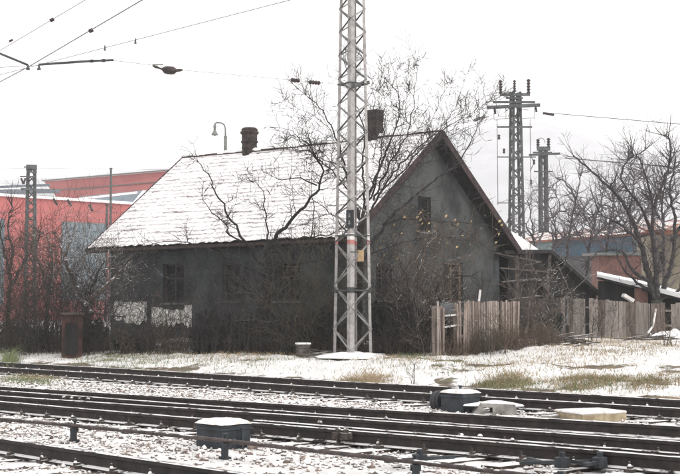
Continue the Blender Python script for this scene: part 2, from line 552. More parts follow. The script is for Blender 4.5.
def lay(track, sl_proto, clip_proto, s0, s1, step, rails, centre, rnd, half):
    """sleepers along the track, a rail clip pair on each sleeper under each rail"""
    first = True
    s = s0
    while s < s1:
        pc = centre(s)
        base = ps(pc, s)
        z = .004 + rnd.uniform(-.012, .006)
        ang = TA + rnd.uniform(-.01, .01)
        loc = base - track.location; loc.z = z
        sl_ = link_copy(sl_proto, track, loc, ang)
        vis = 4 < s < 36
        if vis:
            for rp in rails:
                c = clip_proto.copy(); COL.objects.link(c); c.parent = sl_
                c.location = (rp(s) - pc, rnd.uniform(-.01, .01), .0)
                c.rotation_euler = (0, 0, rnd.uniform(-.06, .06))
        s += step * rnd.uniform(.97, 1.03)


rnd = random.Random(5)
clip0 = clip_mesh()
sl24 = sleeper_mesh(2.45); sl38 = sleeper_mesh(3.9)
# far track
ta = thing('railway_track', ps(16, 0), 'single rusty track farthest from the camera, along the snowy bank', 'railway track')
pa = lambda s: 14.95 + (30 - s) * .018
rail((pa(-12), -12), (pa(60), 60), 'rail', ta)
rail((pa(-12) + 1.5, -12), (pa(60) + 1.5, 60), 'rail', ta)
lay(ta, sl24, clip0, -6, 54, .62, [pa, lambda s: pa(s) + 1.5], lambda s: pa(s) + .75, rnd, 1.2)
# near track
tcx = thing('railway_track', ps(5.9, 0), 'nearest rusty track, only its far rail in the bottom left corner', 'railway track')
rail((5.14, -8), (5.14, 60), 'rail', tcx)
rail((6.64, -8), (6.64, 60), 'rail', tcx)
lay(tcx, sl24, clip0, -2, 40, .62, [lambda s: 5.14, lambda s: 6.64], lambda s: 5.89, rnd, 1.2)
# turnout
tb = thing('railway_turnout', ps(10.5, 10), 'set of points in the middle with four long rails closing together', 'railway points')
r4 = lambda s: 9.28 + (17.6 - s) * .088
r5 = lambda s: r4(s) + 1.5
r3 = lambda s: 11.12 + (21 - s) * .140
r6 = lambda s: r3(s) - 1.5
rail((r4(-12), -12), (r4(60), 60), 'stock_rail', tb)
rail((r3(-12), -12), (r3(21), 21), 'stock_rail', tb)
rail((r3(21), 21), (r5(34), 34), 'stock_rail', tb)
rail((r5(34) + .002, 34), (r5(60), 60), 'stock_rail', tb)
rail((r5(23) - .05, 23.0), (r5(6.5), 6.5), 'switch_rail', tb, taper=True, z=.031)
rail((r6(26) + .42, 24.5), (r6(18), 18), 'switch_rail', tb, taper=True, z=.031)
rail((r6(18), 18), (r6(6.5), 6.5), 'closure_rail', tb, z=.031)
rail((r5(5.9), 5.9), (r5(-12), -12), 'wing_rail', tb, z=.032)
rail((r6(5.9), 5.9), (r6(-12), -12), 'wing_rail', tb, z=.033)
rail((r4(12.5) + .115, 12.5), (r4(7.0) + .115, 7.0), 'check_rail', tb, z=.05)
rail((r3(12.0) - .115, 12.0), (r3(8) - .115, 8), 'check_rail', tb, z=.05)
lay(tb, sl38, clip0, -4, 46, .6, [r4, r3, r5, r6], lambda s: (r4(s) + r3(s)) / 2, rnd, 1.9)
for (px, py) in ((64, 399), (72, 399.5), (80, 400), (88, 400.5), (338, 431), (346, 431.5), (461, 437), (480, 438), (320, 424), (512, 442), (598, 449)):
    Y = 1350 * 1.3 / (py - HZ)
    q = P(px, py, Y); mb = MB()
    mb.box((q.x, q.y, .13), (.11, .08, .07), TA); mb.lathe((q.x, q.y, .16), [(.03, 0), (.03, .04), (.015, .06)], 6)
    mb.build('spacer_block', M['clip'], tb)
for o in (clip0, sl24, sl38):
    bpy.data.objects.remove(o)

# point rodding with its roller stands
t = thing('point_rodding', ps(8, 14), 'thin rusty rod running low beside the near rails', 'rod')
rp_ = [P(px, py, 1350 * (CH - .17) / (py - HZ)) for px, py in ((-90, 411.5), (0, 419.3), (75, 425.8), (100, 428.2), (200, 438), (300, 449.2), (402, 460.5), (440, 465), (620, 487))]
mb = MB(); mb.tube(rp_, .021, 8); mb.build('rod', M['rod'], t, smooth=True)
for px in (-60, 76, 226, 415, 560):
    for i in range(len(rp_) - 1):
        a, b = rp_[i], rp_[i + 1]
        xa, xb = 340 + F * a.x / a.y, 340 + F * b.x / b.y
        if xa <= px <= xb:
            # perspective-correct place on the rod
            u0, u1 = 0, 1
            for _ in range(30):
                u = (u0 + u1) / 2; c = a.lerp(b, u)
                if 340 + F * c.x / c.y < px: u0 = u
                else: u1 = u
            mb = MB(); gzv = G(c.x, c.y)
            mb.box((c.x, c.y, .005), (.08, .10, .04), TA); mb.box((c.x, c.y - .04, .09), (.075, .02, .14), TA)
            mb.tube([(c.x - .045, c.y - .0, .135), (c.x + .045, c.y + .0, .135)], .028, 8)
            mb.lathe((c.x, c.y + .03, .12), [(.016, 0), (.016, .10), (.03, .11), (.03, .125)], 8)
            mb.build('roller_stand', M['boxmetal'], t)
            break
# bent cranks / drives lying in the right foreground
for k, (px, py, L_, an) in enumerate(((420, 459, .75, .5), (562, 462, .8, .2), (600, 462, .6, .9))):
    q = P(px, py, 1350 * (CH - .08) / (py - HZ)); mb = MB()
    d = Vector((math.cos(an), math.sin(an), 0))
    mb.bar(q - d * L_ / 2, q + d * L_ / 2, .05, .03)
    mb.bar(q - d * L_ / 4, q - d * L_ / 4 + Vector((-d.y, d.x, 0)) * .35, .04, .03)
    mb.lathe(q, [(.07, -.05), (.07, .04), (.03, .05), (.03, .09)], 10)
    o = mb.build('crank', M['boxmetal'])
    tag(o, ('dark point crank at the foot of the rod, centre foreground', 'dark point crank among the stones in the bottom right foreground', 'smaller twisted crank nearest the bottom right rails')[k], 'crank', 'cranks of the point rodding')


# point machines with snow caps
def machine(px, p_, Y, size, label, drum):
    q = Vector((PX(px, Y), Y, 0)); z0 = -.02
    t = thing('point_machine', (q.x, q.y, z0), label, 'point machine', 'point machines beside the rails')
    L_, W_, H_ = size; ang = TA + math.pi / 2
    mb = MB(); mb.box((q.x, q.y, z0 + H_ / 2), (L_, W_, H_), ang); mb.build('body', M['boxmetal'], t, bevel=.02)
    mb = MB(); mb.box((q.x, q.y, z0 + H_ - .045), (L_ + .03, W_ + .03, .028), ang); mb.build('lid_rim', M['boxmetal'], t, bevel=.006)
    # snow cap
    mb = MB(); n = 14
    M3 = Matrix.Rotation(ang, 3, 'Z')
    for i in range(n + 1):
        for j in range(n + 1):
            u = -1 + 2 * i / n; v = -1 + 2 * j / n
            e = (1 - abs(u) ** 5) * (1 - abs(v) ** 5)
            hgt = .055 * e ** .5 + .012 * vnoise(u * 3, v * 3 + px)
            pt = M3 @ Vector((u * (L_ / 2 + .012), v * (W_ / 2 + .012), 0))
            mb.v.append((q.x + pt.x, q.y + pt.y, z0 + H_ + .002 + max(0, float(hgt))))
    for i in range(n):
        for j in range(n):
            a = i * (n + 1) + j
            mb.f.append((a, a + 1, a + n + 2, a + n + 1)); mb.m.append(0)
    mb.build('snow_cap', M['dirtysnow'], t, smooth=True)
    for sx in (-1, 1):
        for sy in (-1, 1):
            mb = MB(); pt = M3 @ Vector((sx * (L_ / 2 + .03), sy * W_ * .3, 0)); mb.box((q.x + pt.x, q.y + pt.y, z0 + .05), (.07, .06, .05), ang)
            mb.build('foot_bracket', M['boxmetal'], t)
    if drum:
        pt = M3 @ Vector((L_ / 2 + .10, 0, 0)); mb = MB()
        mb.tube([(q.x + pt.x, q.y + pt.y, z0 + .15), (q.x + pt.x * 1.0 + M3[0][0] * .16, q.y + pt.y + M3[1][0] * .16, z0 + .15)], .15, 20)
        mb.build('motor_drum', M['boxmetal'], t, smooth=False)
        mb = MB(); c = Vector((q.x + pt.x, q.y + pt.y, z0 + .15)); ax = Vector((M3[0][0], M3[1][0], 0))
        mb.tube([c + ax * .06, c + ax * .085], .158, 20); mb.build('drum_band', M['rod'], t)
        mb = MB(); mb.lathe((q.x + .0, q.y, z0 + H_ + .02), [(.02, 0), (.02, .06), (.03, .07), (.03, .09)], 8); mb.build('filler_cap', M['boxmetal'], t)
    else:
        pt = M3 @ Vector((-L_ / 2 - .04, 0, 0)); mb = MB(); mb.box((q.x + pt.x + .04, q.y + pt.y, z0 + .12), (.03, .03, .24), ang); mb.build('crank_handle', M['boxmetal'], t)


machine(224, 0, 14.75, (.46, .40, .27), 'dark snow-capped point machine box beside the thin rod', False)
machine(460, 0, 19.9, (.46, .36, .29), 'blue-black point machine with a round drum at its left end', True)

# low cover box and the snowed-in concrete block beside it
q = Vector((PX(590, 18.2), 18.2, 0))
t = thing('cable_cover', (q.x, q.y, 0), 'low yellowish wooden cable cover under a flat layer of snow', 'cable cover')
mb = MB(); mb.box((q.x, q.y, .045), (.70, .62, .13), .42); mb.build('side_boards', M['woodcover'], t, bevel=.006)
mb = MB(); mb.box((q.x - .01, q.y, .130), (.73, .65, .035), .42); mb.build('snow_layer', M['dirtysnow'], t, bevel=.018)
q = Vector((PX(549, 18.2), 18.2, 0))
mb = MB(); mb.box((q.x, q.y, .04), (.22, .16, .08), .8); mb.box((q.x - .03, q.y + .01, .09), (.12, .10, .03), .9)
tag(mb.build('stone_block', M['concrete'], bevel=.01), 'small brown stone half under snow left of the cable cover', 'stone')
q = Vector((PX(492, 19.5), 19.5, 0))
t = thing('concrete_duct', (q.x, q.y, 0), 'broken concrete duct with a dark opening beneath a snow heap', 'concrete duct')
mb = MB()
mb.poly([(-.3, 0, 0), (.34, 0, 0), (.30, 0, .15), (-.18, 0, .17)], [[(-.15, 0, .03), (-.02, 0, .03), (-.02, 0, .11), (-.15, 0, .11)]], (0, .4, 0))
mb.v = [(v[0] + q.x, v[1] + q.y - .2, v[2] - .01) for v in mb.v]
mb.build('duct_shell', M['concrete'], t)


def snow_heap(name, c, rx, ry, hgt, seed, parent=None, n=18, rot=0.0):
    mb = MB(); cr, sr = math.cos(rot), math.sin(rot)
    for i in range(n + 1):
        for j in range(24):
            r = i / n; a = j / 24 * 2 * math.pi
            k = 1 + .25 * math.sin(a * 2 + seed) + .12 * math.sin(a * 5 + seed * 2)
            x = math.cos(a) * r * rx * k; y = math.sin(a) * r * ry * k
            z = hgt * (1 - r ** 2) ** 1.2 * (1 + .5 * float(vnoise(x * 4 + seed, y * 4)))
            X = c[0] + x * cr - y * sr; Y = c[1] + x * sr + y * cr
            mb.v.append((X, Y, c[2] + z - .02 * (i == n)))
    for i in range(n):
        for j in range(24):
            j2 = (j + 1) % 24
            mb.f.append((i * 24 + j, i * 24 + j2, (i + 1) * 24 + j2, (i + 1) * 24 + j)); mb.m.append(0)
    return mb.build(name, M['snow'], parent, smooth=True)


snow_heap('snow_heap', (q.x + .02, q.y - .0, .13), .34, .22, .05, 2.0, t)

# ------------------------------------------------------------------ ballast stones (uncountable)
def stones(n, pf, seed, smin, smax, name, material):
    g = np.random.default_rng(seed)
    ico = np.array([(0, 0, 1), (.89, 0, .45), (.28, .85, .45), (-.72, .53, .45), (-.72, -.53, .45), (.28, -.85, .45), (.72, .53, -.45), (-.28, .85, -.45), (-.89, 0, -.45), (-.28, -.85, -.45), (.72, -.53, -.45), (0, 0, -1)])
    tr = np.array([(0, 1, 2), (0, 2, 3), (0, 3, 4), (0, 4, 5), (0, 5, 1), (1, 6, 2), (2, 7, 3), (3, 8, 4), (4, 9, 5), (5, 10, 1), (2, 6, 7), (3, 7, 8), (4, 8, 9), (5, 9, 10), (1, 10, 6), (6, 11, 7), (7, 11, 8), (8, 11, 9), (9, 11, 10), (10, 11, 6)])
    x, y = pf(g, n)
    n = len(x)
    sz = smin + (smax - smin) * g.random(n) ** 2
    V = ico[None] * (1 + (g.random((n, 12, 1)) - .5) * .6) * sz[:, None, None]
    V[..., 2] *= .65 + .45 * g.random((n, 1)); V[..., 0] *= .8 + .6 * g.random((n, 1))
    a = g.random(n) * 6.28; c, s = np.cos(a)[:, None], np.sin(a)[:, None]
    X = V[..., 0] * c - V[..., 1] * s + x[:, None]; Y = V[..., 0] * s + V[..., 1] * c + y[:, None]
    Z = V[..., 2] + (gz(x, y) + sz * .12)[:, None]
    co = np.stack([X, Y, Z], -1).reshape(-1)
    fi = (tr[None] + (np.arange(n) * 12)[:, None, None]).reshape(-1)
    me = bpy.data.meshes.new(name)
    me.vertices.add(n * 12); me.vertices.foreach_set('co', co.astype('f4'))
    me.loops.add(len(fi)); me.loops.foreach_set('vertex_index', fi.astype('i4'))
    me.polygons.add(n * 20); me.polygons.foreach_set('loop_start', (np.arange(n * 20) * 3).astype('i4')); me.polygons.foreach_set('loop_total', np.full(n * 20, 3, 'i4'))
    me.update(); me.materials.append(material)
    o = bpy.data.objects.new(name, me); COL.objects.link(o)
    return o


def bed(g, n):
    p = 5.2 + 12.3 * g.random(n); s = 4 + 34 * g.random(n) ** .8
    x = p * CA - s * SA; y = p * SA + s * CA
    dens = .25 + .75 * sstep(-.15, .2, vnoise(x * 1.6, y * 1.6) + .3 * ((p > 7) & (p < 9.3)) + .15 * ((p > 12.6) & (p < 14.8)))
    k = (g.random(n) < dens) & (np.abs(x / y) < .27)
    return x[k], y[k]


tag(stones(70000, bed, 7, .014, .040, 'ballast_stones', M['stone']), 'brown ballast stones poking through the snow between the rails', 'ballast', kind='stuff')


# ------------------------------------------------------------------ catenary mast
BX, BY = .26, 34.5
e1 = Vector((-.44, .57, 0)); e2 = Vector((.57, .44, 0))
ZB, ZT, ZM = .12, 12.5, 3.45


def legpos(i, z):
    """corner i of the lattice at height z; the mast tapers towards its top"""
    k = 1.0 - .34 * (z - .25) / 9.3
    c0 = Vector((BX, BY, 0)) + (e1 + e2) / 2
    off = (-(e1 + e2) / 2, (e1 - e2) / 2, (e2 - e1) / 2, (e1 + e2) / 2)[i]
    r = c0 + off * k
    return Vector((r.x, r.y, z))


t = thing('catenary_mast', (BX + .06, BY + .5, .2), 'tall pale grey lattice mast with red and white bands before the house', 'lattice mast')
for i in range(4):
    d1 = {0: e1, 1: e2, 2: e1, 3: -e2}[i].normalized(); d2 = {0: e2, 1: -e1, 2: -e2, 3: -e1}[i].normalized()
    if i == 1: d1, d2 = e2.normalized(), -e1.normalized()
    if i == 2: d1, d2 = e1.normalized(), -e2.normalized()
    wd = (.135, .085, .085, .10)[i]
    mb = MB()
    for (za, zb, mi) in ((ZB, 1.93, 0), (1.93, 2.08, 3), (2.08, 3.18, 0), (3.18, 3.30, 1), (3.30, 3.46, 2), (3.46, 12.5, 0)):
        mb.mi = mi
        a, b = legpos(i, za), legpos(i, zb)
        sec = [Vector((0, 0, 0)), d1 * wd, d1 * wd + d2 * .014, d1 * .014 + d2 * .014, d2 * wd + d1 * .014, d2 * wd]
        vs = [a + s_ for s_ in sec] + [b + s_ for s_ in sec]
        mb.add(vs, [(0, 1, 7, 6), (1, 2, 8, 7), (2, 3, 9, 8), (3, 4, 10, 9), (4, 5, 11, 10), (5, 0, 6, 11), (5, 4, 3, 2, 1, 0), (6, 7, 8, 9, 10, 11)])
    # shared faces between the painted lengths would coincide: drop the caps inside
    keep = [(f, m_) for f, m_ in zip(mb.f, mb.m) if len(f) == 4]
    mb.f = [k_[0] for k_ in keep]; mb.m = [k_[1] for k_ in keep]
    mb.build('leg', [M['mast'], M['red'], M['white'], M['mastdark']], t)
zs = [.45]
while zs[-1] < 11.8:
    zs.append(zs[-1] + (.56 if zs[-1] < 3.2 else .36 if zs[-1] < 7.2 else .31))
pairs = [(0, 1), (0, 2), (1, 3), (2, 3)]
for (i, j) in pairs:
    for k in range(len(zs) - 1):
        if len(zs) > 99: break
        a, b = (i, j) if (k + (j == 3)) % 2 == 0 else (j, i)
        A = legpos(a, zs[k]) + (Vector((0, .012, 0))); B = legpos(b, zs[k + 1]) + Vector((0, .012, 0))
        dark = (k % 2 == 1 and (i, j) == (0, 1) and zs[k] > 3.2) or ((i, j) == (2, 3) and k % 2 == 0 and zs[k] > 3.2)
        mb = MB(); mb.bar(A, B, .032, .03, up=(legpos(j, 2) - legpos(i, 2)).cross(Vector((0, 0, 1))))
        mb.build('brace', M['bracedark'] if dark else M['brace'], t)
for z in (2.0, 3.42, 7.38):
    mb = MB()
    for (i, j) in pairs: mb.bar(legpos(i, z), legpos(j, z), .06, .03)
    mb.build('horizontal_tie', M['mastdark'], t)
q0 = P(350, 219, 34.42)
mb = MB(); mb.box((q0.x, q0.y, q0.z), (.20, .03, .47)); mb.build('number_plate', M['plate'], t)
mb = MB()
for dz in (.09, -.09):
    mb.box((q0.x - .02, q0.y - .018, q0.z + dz), (.035, .004, .10)); mb.box((q0.x - .02, q0.y - .018, q0.z + dz - .03), (.06, .003, .03))
mb.build('plate_marking', M['lampmetal'], t)
q0 = P(360.5, 256, 34.75)
mb = MB(); mb.box((q0.x, q0.y, q0.z), (.17, .10, .29)); mb.build('ochre_box', M['yellowbox'], t, bevel=.01)
mb = MB(); mb.bar((q0.x, q0.y, q0.z + .1), legpos(0, q0.z + .1), .03); mb.build('box_bracket', M['mastdark'], t)
# footing and the snow on it
mb = MB(); c = (legpos(0, 0) + legpos(3, 0)) / 2
mb.box((c.x, c.y, .20), (1.25, 1.25, .34), math.atan2(e2.y, e2.x)); mb.build('footing', M['concrete'], t, bevel=.03)
snow_heap('footing_snow', (c.x - .02, c.y - .35, .30), 1.15, .85, .13, 4.2, t)
# arm and insulators of the cross span, high on the mast
hz_ = P(353, 84, 34.4)
mb = MB(); mb.bar(P(353, 85.5, 34.45), P(368, 82.5, 35.4), .10, .10); mb.build('span_bracket', M['mastdark'], t)
span = [P(353, 84.6, 34.4), P(310, 82, 33.2), P(292, 80, 32.6), P(182, 70, 27.5), P(152, 65, 26.4), P(114, 60.5, 24.6), P(38, 65.5, 22.2), P(-60, 70, 19.5)]


def insulator(mb, a, b, r=.045, n=6):
    a = Vector(a); b = Vector(b)
    pts = []; rad = []
    for i in range(n * 2 + 1):
        pts.append(a.lerp(b, i / (n * 2))); rad.append(r if i % 2 else r * .45)
    mb.tube(pts, rad, 8)


ws = thing('cross_span_wire', span[3], 'thin span wire from the mast to the upper left with dark insulators', 'span wire')
mb = MB(); mb.tube(span, .0046, 5); mb.build('wire', M['wire'], ws)
mb = MB(); insulator(mb, P(320, 83, 33.5), P(309, 82, 33.2), .06, 4); mb.build('insulator', M['insul'], ws)
mb = MB(); insulator(mb, P(299, 80.8, 32.8), P(291, 79.8, 32.6), .055, 4); mb.build('insulator', M['insul'], ws)
si = thing('section_insulator', P(167, 68.5, 27), 'dark spindle-shaped insulator hanging alone in the white sky', 'insulator')
a, b = P(152.5, 65.6, 27), P(183, 69.8, 27)
mb = MB()
rr = [.012, .03, .02, .02, .075, .085, .085, .08, .03, .03, .012]
mb.tube([a.lerp(b, i / 10) + Vector((0, 0, -.05 * math.sin(i / 10 * math.pi))) for i in range(11)], rr, 10)
mb.build('body', M['insul'], si, smooth=True)
mb = MB(); mb.bar(a + Vector((0, 0, .02)), a.lerp(b, .35) + Vector((0, 0, .05)), .03, .02); mb.build('clamp', M['lampmetal'], si)


# contact wires and steady arms in the upper left
def wire(pts, r, label, extra=None, name='overhead_wire', grp='overhead wires'):
    t = thing(name, pts[0], label, 'wire', grp)
    mb = MB()
    P3 = []
    for i in range(len(pts) - 1):
        n = 8
        for k in range(n):
            P3.append(Vector(pts[i]).lerp(Vector(pts[i + 1]), k / n))
    P3.append(Vector(pts[-1]))
    mb.tube(P3, r, 5); mb.build('wire', M['wire'], t)
    return t


def PZ(px, py, z):
    Y = 10.0
    for _ in range(6):
        q = P(px, py, Y); Y *= (z - CH) / (q.z - CH)
    return P(px, py, Y)


wa = wire([PZ(-80, 98, 6.0), PZ(85, 0, 6.0), PZ(200, -68, 6.0)], .0055, 'uppermost of the three overhead wires in the top left corner')
wb = wire([PZ(-80, 124, 5.7), PZ(28, 67, 5.7), PZ(142, 0, 5.7), PZ(240, -57, 5.7)], .0085, 'darkest overhead wire running to the tip of the left steady arm')
wc = wire([PZ(-60, 90, 5.9), PZ(40, 64.5, 5.9), PZ(290, 0, 5.9), PZ(420, -33, 5.9)], .0055, 'faintest and flattest overhead wire with two small droppers')
for tt, px, py, z, rr in ((wa, 52, 19.8, 6.0, .03), (wa, 11, 40.5, 6.0, .02), (wb, 91, 30.5, 5.7, .032)):
    q = PZ(px, py, z); mb = MB(); mb.tube([q + Vector((-.03, 0, -.015)), q + Vector((.03, 0, .015))], rr, 8); mb.build('clamp', M['insul'], tt)
for px, py in ((105, 47.0), (135.5, 40.0)):
    q = PZ(px, py, 5.9); mb = MB(); mb.tube([q + Vector((0, 0, .03)), q + Vector((0, 0, -.06))], [.01, .022], 6); mb.build('dropper', M['insul'], wc)
for pts, lab in ((((-40, 38), (0, 53.5), (28, 65), (28, 69)), 'left steady arm sloping down from the frame edge'), (((113.5, 60), (80, 61.5), (39, 64.5), (39, 69)), 'right steady arm, nearly level, with a hooked end')):
    qs = [P(px, py, 22.3) for px, py in pts]
    t = thing('steady_arm', qs[2], lab, 'steady arm', 'steady arms of the overhead line')
    mb = MB(); mb.tube(qs[:3], .019, 8); mb.build('tube', M['mastdark'], t)
    mb = MB(); mb.tube(qs[2:], [.014, .022], 8); mb.box(qs[3], (.06, .03, .03)); mb.build('hook', M['mastdark'], t)
    mb = MB()
    for u in (.25, .6): c = qs[0].lerp(qs[1], u); mb.tube([c, c + (qs[1] - qs[0]).normalized() * .05], .028, 8)
    mb.build('clamp', M['insul'], t)

# ------------------------------------------------------------------ the house
YAW = R(39.8)
HL = Vector((-math.cos(YAW), math.sin(YAW), 0)); HW = Vector((math.sin(YAW), math.cos(YAW), 0))
RD = Vector((.317, 41.72, 0))           # near roof corner on plan
RL, RW = 12.55, 9.73
ZE, ZR, ZG0 = 3.77, 7.59, .30
OVW, OVR, OVL = .50, .55, .75           # eave, right verge and left verge overhangs


def H(l, w_, z):
    """l metres along the house from the near gable wall, w metres back from the long front wall"""
    q = RD + HL * (l + OVR) + HW * (w_ + OVW)
    return Vector((q.x, q.y, z))


WL = RL - OVR - OVL; WW = RW - 2 * OVW


def on_long(px, py):      # photo pixel onto the long front wall
    r = P(px, py, 1.0) - Vector((0, 0, CH)); n = -HW
    o = H(0, 0, 0); k = (o - Vector((0, 0, CH))).dot(n) / r.dot(n)
    q = Vector((0, 0, CH)) + r * k
    return (q - o).dot(HL), q.z


def on_gable(px, py, l=0.0):
    r = P(px, py, 1.0) - Vector((0, 0, CH)); n = -HL
    o = H(l, 0, 0); k = (o - Vector((0, 0, CH))).dot(n) / r.dot(n)
    q = Vector((0, 0, CH)) + r * k
    return (q - o).dot(HW), q.z


slope = (ZR - ZE) / (RW / 2)
zwall = ZE + slope * OVW - .16          # wall top under the roof
house = thing('old_house', H(WL / 2, WW / 2, ZG0), 'old single-storey house of dark sooty grey render under a snowy tiled roof', 'house')


def rect(fn, x0, y0, x1, y1):
    a0, z1 = fn(x0, y0); a1, _ = fn(x1, y0); _, z0 = fn((x0 + x1) / 2, y1)
    return min(a0, a1), max(a0, a1), z0, z1


lw = [rect(on_long, 163, 264, 184, 303), rect(on_long, 274, 262, 300, 301), rect(on_long, 222, 263, 240, 301)]
gw = [rect(on_gable, 444, 262, 463, 302), rect(on_gable, 418, 196, 431, 232), rect(on_gable, 376, 264, 392, 300)]
mb = MB()
holes = [[H(a, 0, z0), H(b, 0, z0), H(b, 0, z1), H(a, 0, z1)] for a, b, z0, z1 in lw]
mb.poly([H(0, 0, ZG0 - .3), H(WL, 0, ZG0 - .3), H(WL, 0, zwall), H(0, 0, zwall)], holes, HW * .38)
mb.poly([H(0, WW, ZG0 - .3), H(WL, WW, ZG0 - .3), H(WL, WW, zwall), H(0, WW, zwall)], [], -HW * .38)
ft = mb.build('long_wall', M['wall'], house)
for l, nm in ((0.003, 'gable_wall'), (WL - .383, 'gable_wall')):
    mb = MB()
    hs_ = [[H(l, a, z0), H(l, b, z0), H(l, b, z1), H(l, a, z1)] for a, b, z0, z1 in gw] if l < 1 else []
    e = .384
    zp = zwall + slope * WW / 2 - .05
    mb.poly([H(l, e, ZG0 - .3), H(l, WW - e, ZG0 - .3), H(l, WW - e, zwall - .0 + slope * e - .05), H(l, WW / 2, zp), H(l, e, zwall + slope * e - .05)], hs_, HL * .38)
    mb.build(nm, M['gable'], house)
mb = MB(); mb.box(H(-.001, .19, (ZG0 - .3 + zwall) / 2) + HL * .19, (.384, .384, zwall - ZG0 + .3), math.atan2(HL.y, HL.x)); mb.build('corner_pier', M['gable'], house)


def window(origin, ax, dep, a, b, z0, z1, nmul=1, nbar=1, pmat='glass', fm='frame'):
    """frame, mullions and glass set back in an opening; returns the frame part"""
    mb = MB(); o = origin + dep * .14
    def pt(u, z, d=0): return o + ax * u + dep * d + Vector((0, 0, z - o.z))
    f = .07
    for u in (a + f / 2, b - f / 2): mb.bar(pt(u, z0), pt(u, z1), f, .06, up=dep)
    for z in (z0 + f / 2, z1 - f / 2): mb.bar(pt(a + f, z), pt(b - f, z), .055, f)
    for k in range(nmul): u = a + (b - a) * (k + 1) / (nmul + 1); mb.bar(pt(u, z0 + f, .003), pt(u, z1 - f, .003), .05, .05, up=dep)
    for k in range(nbar): z = z0 + (z1 - z0) * (.62 if nbar == 1 else (k + 1) / (nbar + 1)); mb.bar(pt(a + f, z, .006), pt(b - f, z, .006), .04, .04)
    fr = mb.build('window', M[fm], house)
    mb = MB(); mb.poly([pt(a + .01, z0 + .01, .03), pt(b - .01, z0 + .01, .03), pt(b - .01, z1 - .01, .03), pt(a + .01, z1 - .01, .03)], [], dep * .01)
    g_ = mb.build('pane', M[pmat]); g_.parent = fr; g_.matrix_parent_inverse = Matrix()
    mb = MB(); mb.bar(pt(a - .05, z0 - .03, -.16), pt(b + .05, z0 - .03, -.16), .16, .05)
    s_ = mb.build('sill', M['greyrender']); s_.parent = fr; s_.matrix_parent_inverse = Matrix()
    return fr


for a, b, z0, z1 in lw: window(H(0, 0, 0), HL, HW, a, b, z0, z1)
window(H(0, 0, 0), HW, HL, *gw[0], fm='tanframe'); window(H(0, 0, 0), HW, HL, *gw[1], nmul=0); window(H(0, 0, 0), HW, HL, *gw[2])
mb = MB(); mb.poly([H(.02, -.045, zwall - .42), H(WL - .02, -.045, zwall - .42), H(WL - .02, -.045, zwall - .03), H(.02, -.045, zwall - .03)], [], HW * .04)  # dark board added for the shade band under the eave
mb.build('eave_shade_board', M['darkwood'], house)
# flaking white plaster along the foot of the long wall
mb = MB()
for (x0, x1, yt, yb) in ((114, 147, 301, 319), (152, 163, 307, 322), (163.5, 184, 309, 322), (184.5, 192, 304, 322)):
    a0, zt = on_long(x0, yt); a1, _ = on_long(x1, yt); _, zb = on_long(x0, yb + 3); n = 14
    up = [H(a0 + (a1 - a0) * i / n, -.012, zt + .12 * float(vnoise(i * .9 + x0, 3.3)) - .03) for i in range(n + 1)]
    dn_ = [H(a1 + (a0 - a1) * i / n, -.012, zb + .3 * float(vnoise(i * .7 + x0, 8.3))) for i in range(n + 1)]
    mb.poly(dn_ + up, [], HW * .011)
mb.build('white_plaster', M['plaster'], house)


# roof: front slope as stepped tile courses with snow, plus back slope, thickness and boards
def roof_slope(front):
    NC, NL = 24, 90
    me = bpy.data.meshes.new('roof_snow')
    vs = []; co = []; fs = []
    g = random.Random(9)
    for c in range(NC):
        for half in (0, 1):
            u = (c + half * .999) / NC
            for i in range(NL + 1):
                l = -OVR + RL * i / NL
                wv = u * RW / 2 - OVW
                lift = .035 - .028 * half + .008 * float(vnoise(i * .8, c * 1.7 + half * .3))
                sag = -.05 * math.sin(i / NL * math.pi) * u - .03 * float(vnoise(l * .4, 2.0)) * 1
                edge = (g.uniform(-.05, .03) if c == 0 else g.uniform(-.018, .018)) if half == 0 else 0
                z = ZE + slope * (u * RW / 2 + edge) + lift + sag
                wq = wv + edge if front else WW - wv - edge
                q = H(l, wq, z); vs.append(tuple(q)); co.append((l, c + half * .999, 0 if front else 5))
    W_ = NL + 1
    for r in range(2 * NC - 1):
        for i in range(NL):
            f = (r * W_ + i, r * W_ + i + 1, (r + 1) * W_ + i + 1, (r + 1) * W_ + i)
            fs.append(f if not front else f[::-1])
    me.from_pydata(vs, [], fs)
    at = me.attributes.new('course', 'FLOAT_VECTOR', 'POINT'); at.data.foreach_set('vector', np.array(co, 'f4').reshape(-1))
    me.materials.append(RM)
    o = bpy.data.objects.new('tiled_slope', me); COL.objects.link(o); return o


RM = roof_mat()
mb = MB()
rc = []
for l0 in (-OVR, RL - OVR):
    rc.append([H(l0, -OVW, ZE), H(l0, RW / 2 - OVW, ZR), H(l0, WW + OVW, ZE), H(l0, WW + OVW, ZE - .12), H(l0, RW / 2 - OVW, ZR - .14), H(l0, -OVW, ZE - .12)])
mb.add([p_ - Vector((0, 0, .06)) for p_ in rc[0] + rc[1]], [(0, 1, 7, 6), (1, 2, 8, 7), (2, 3, 9, 8), (3, 4, 10, 9), (4, 5, 11, 10), (5, 0, 6, 11), (0, 5, 4, 1), (1, 4, 3, 2), (6, 7, 10, 11), (7, 8, 9, 10)])
roof = mb.build('roof', M['darkwood'], house)
for f in (True, False):
    o = roof_slope(f); o.parent = roof
mb = MB()
for l0 in (-OVR - .02, RL - OVR + .02):
    for (wa_, za, wb_, zb) in ((-OVW - .03, ZE - .14, RW / 2 - OVW, ZR - .10), (RW / 2 - OVW, ZR - .10, WW + OVW + .03, ZE - .14)):
        mb = MB(); mb.bar(H(l0, wa_, za), H(l0, wb_, zb), .045, .24)
        bo = mb.build('barge_board', M['barge']); bo.parent = roof
mb = MB()
mb.bar(H(-OVR, -OVW - .05, ZE - .10), H(RL - OVR, -OVW - .05, ZE - .10), .10, .09)
go = mb.build('gutter', M['eave']); go.parent = roof
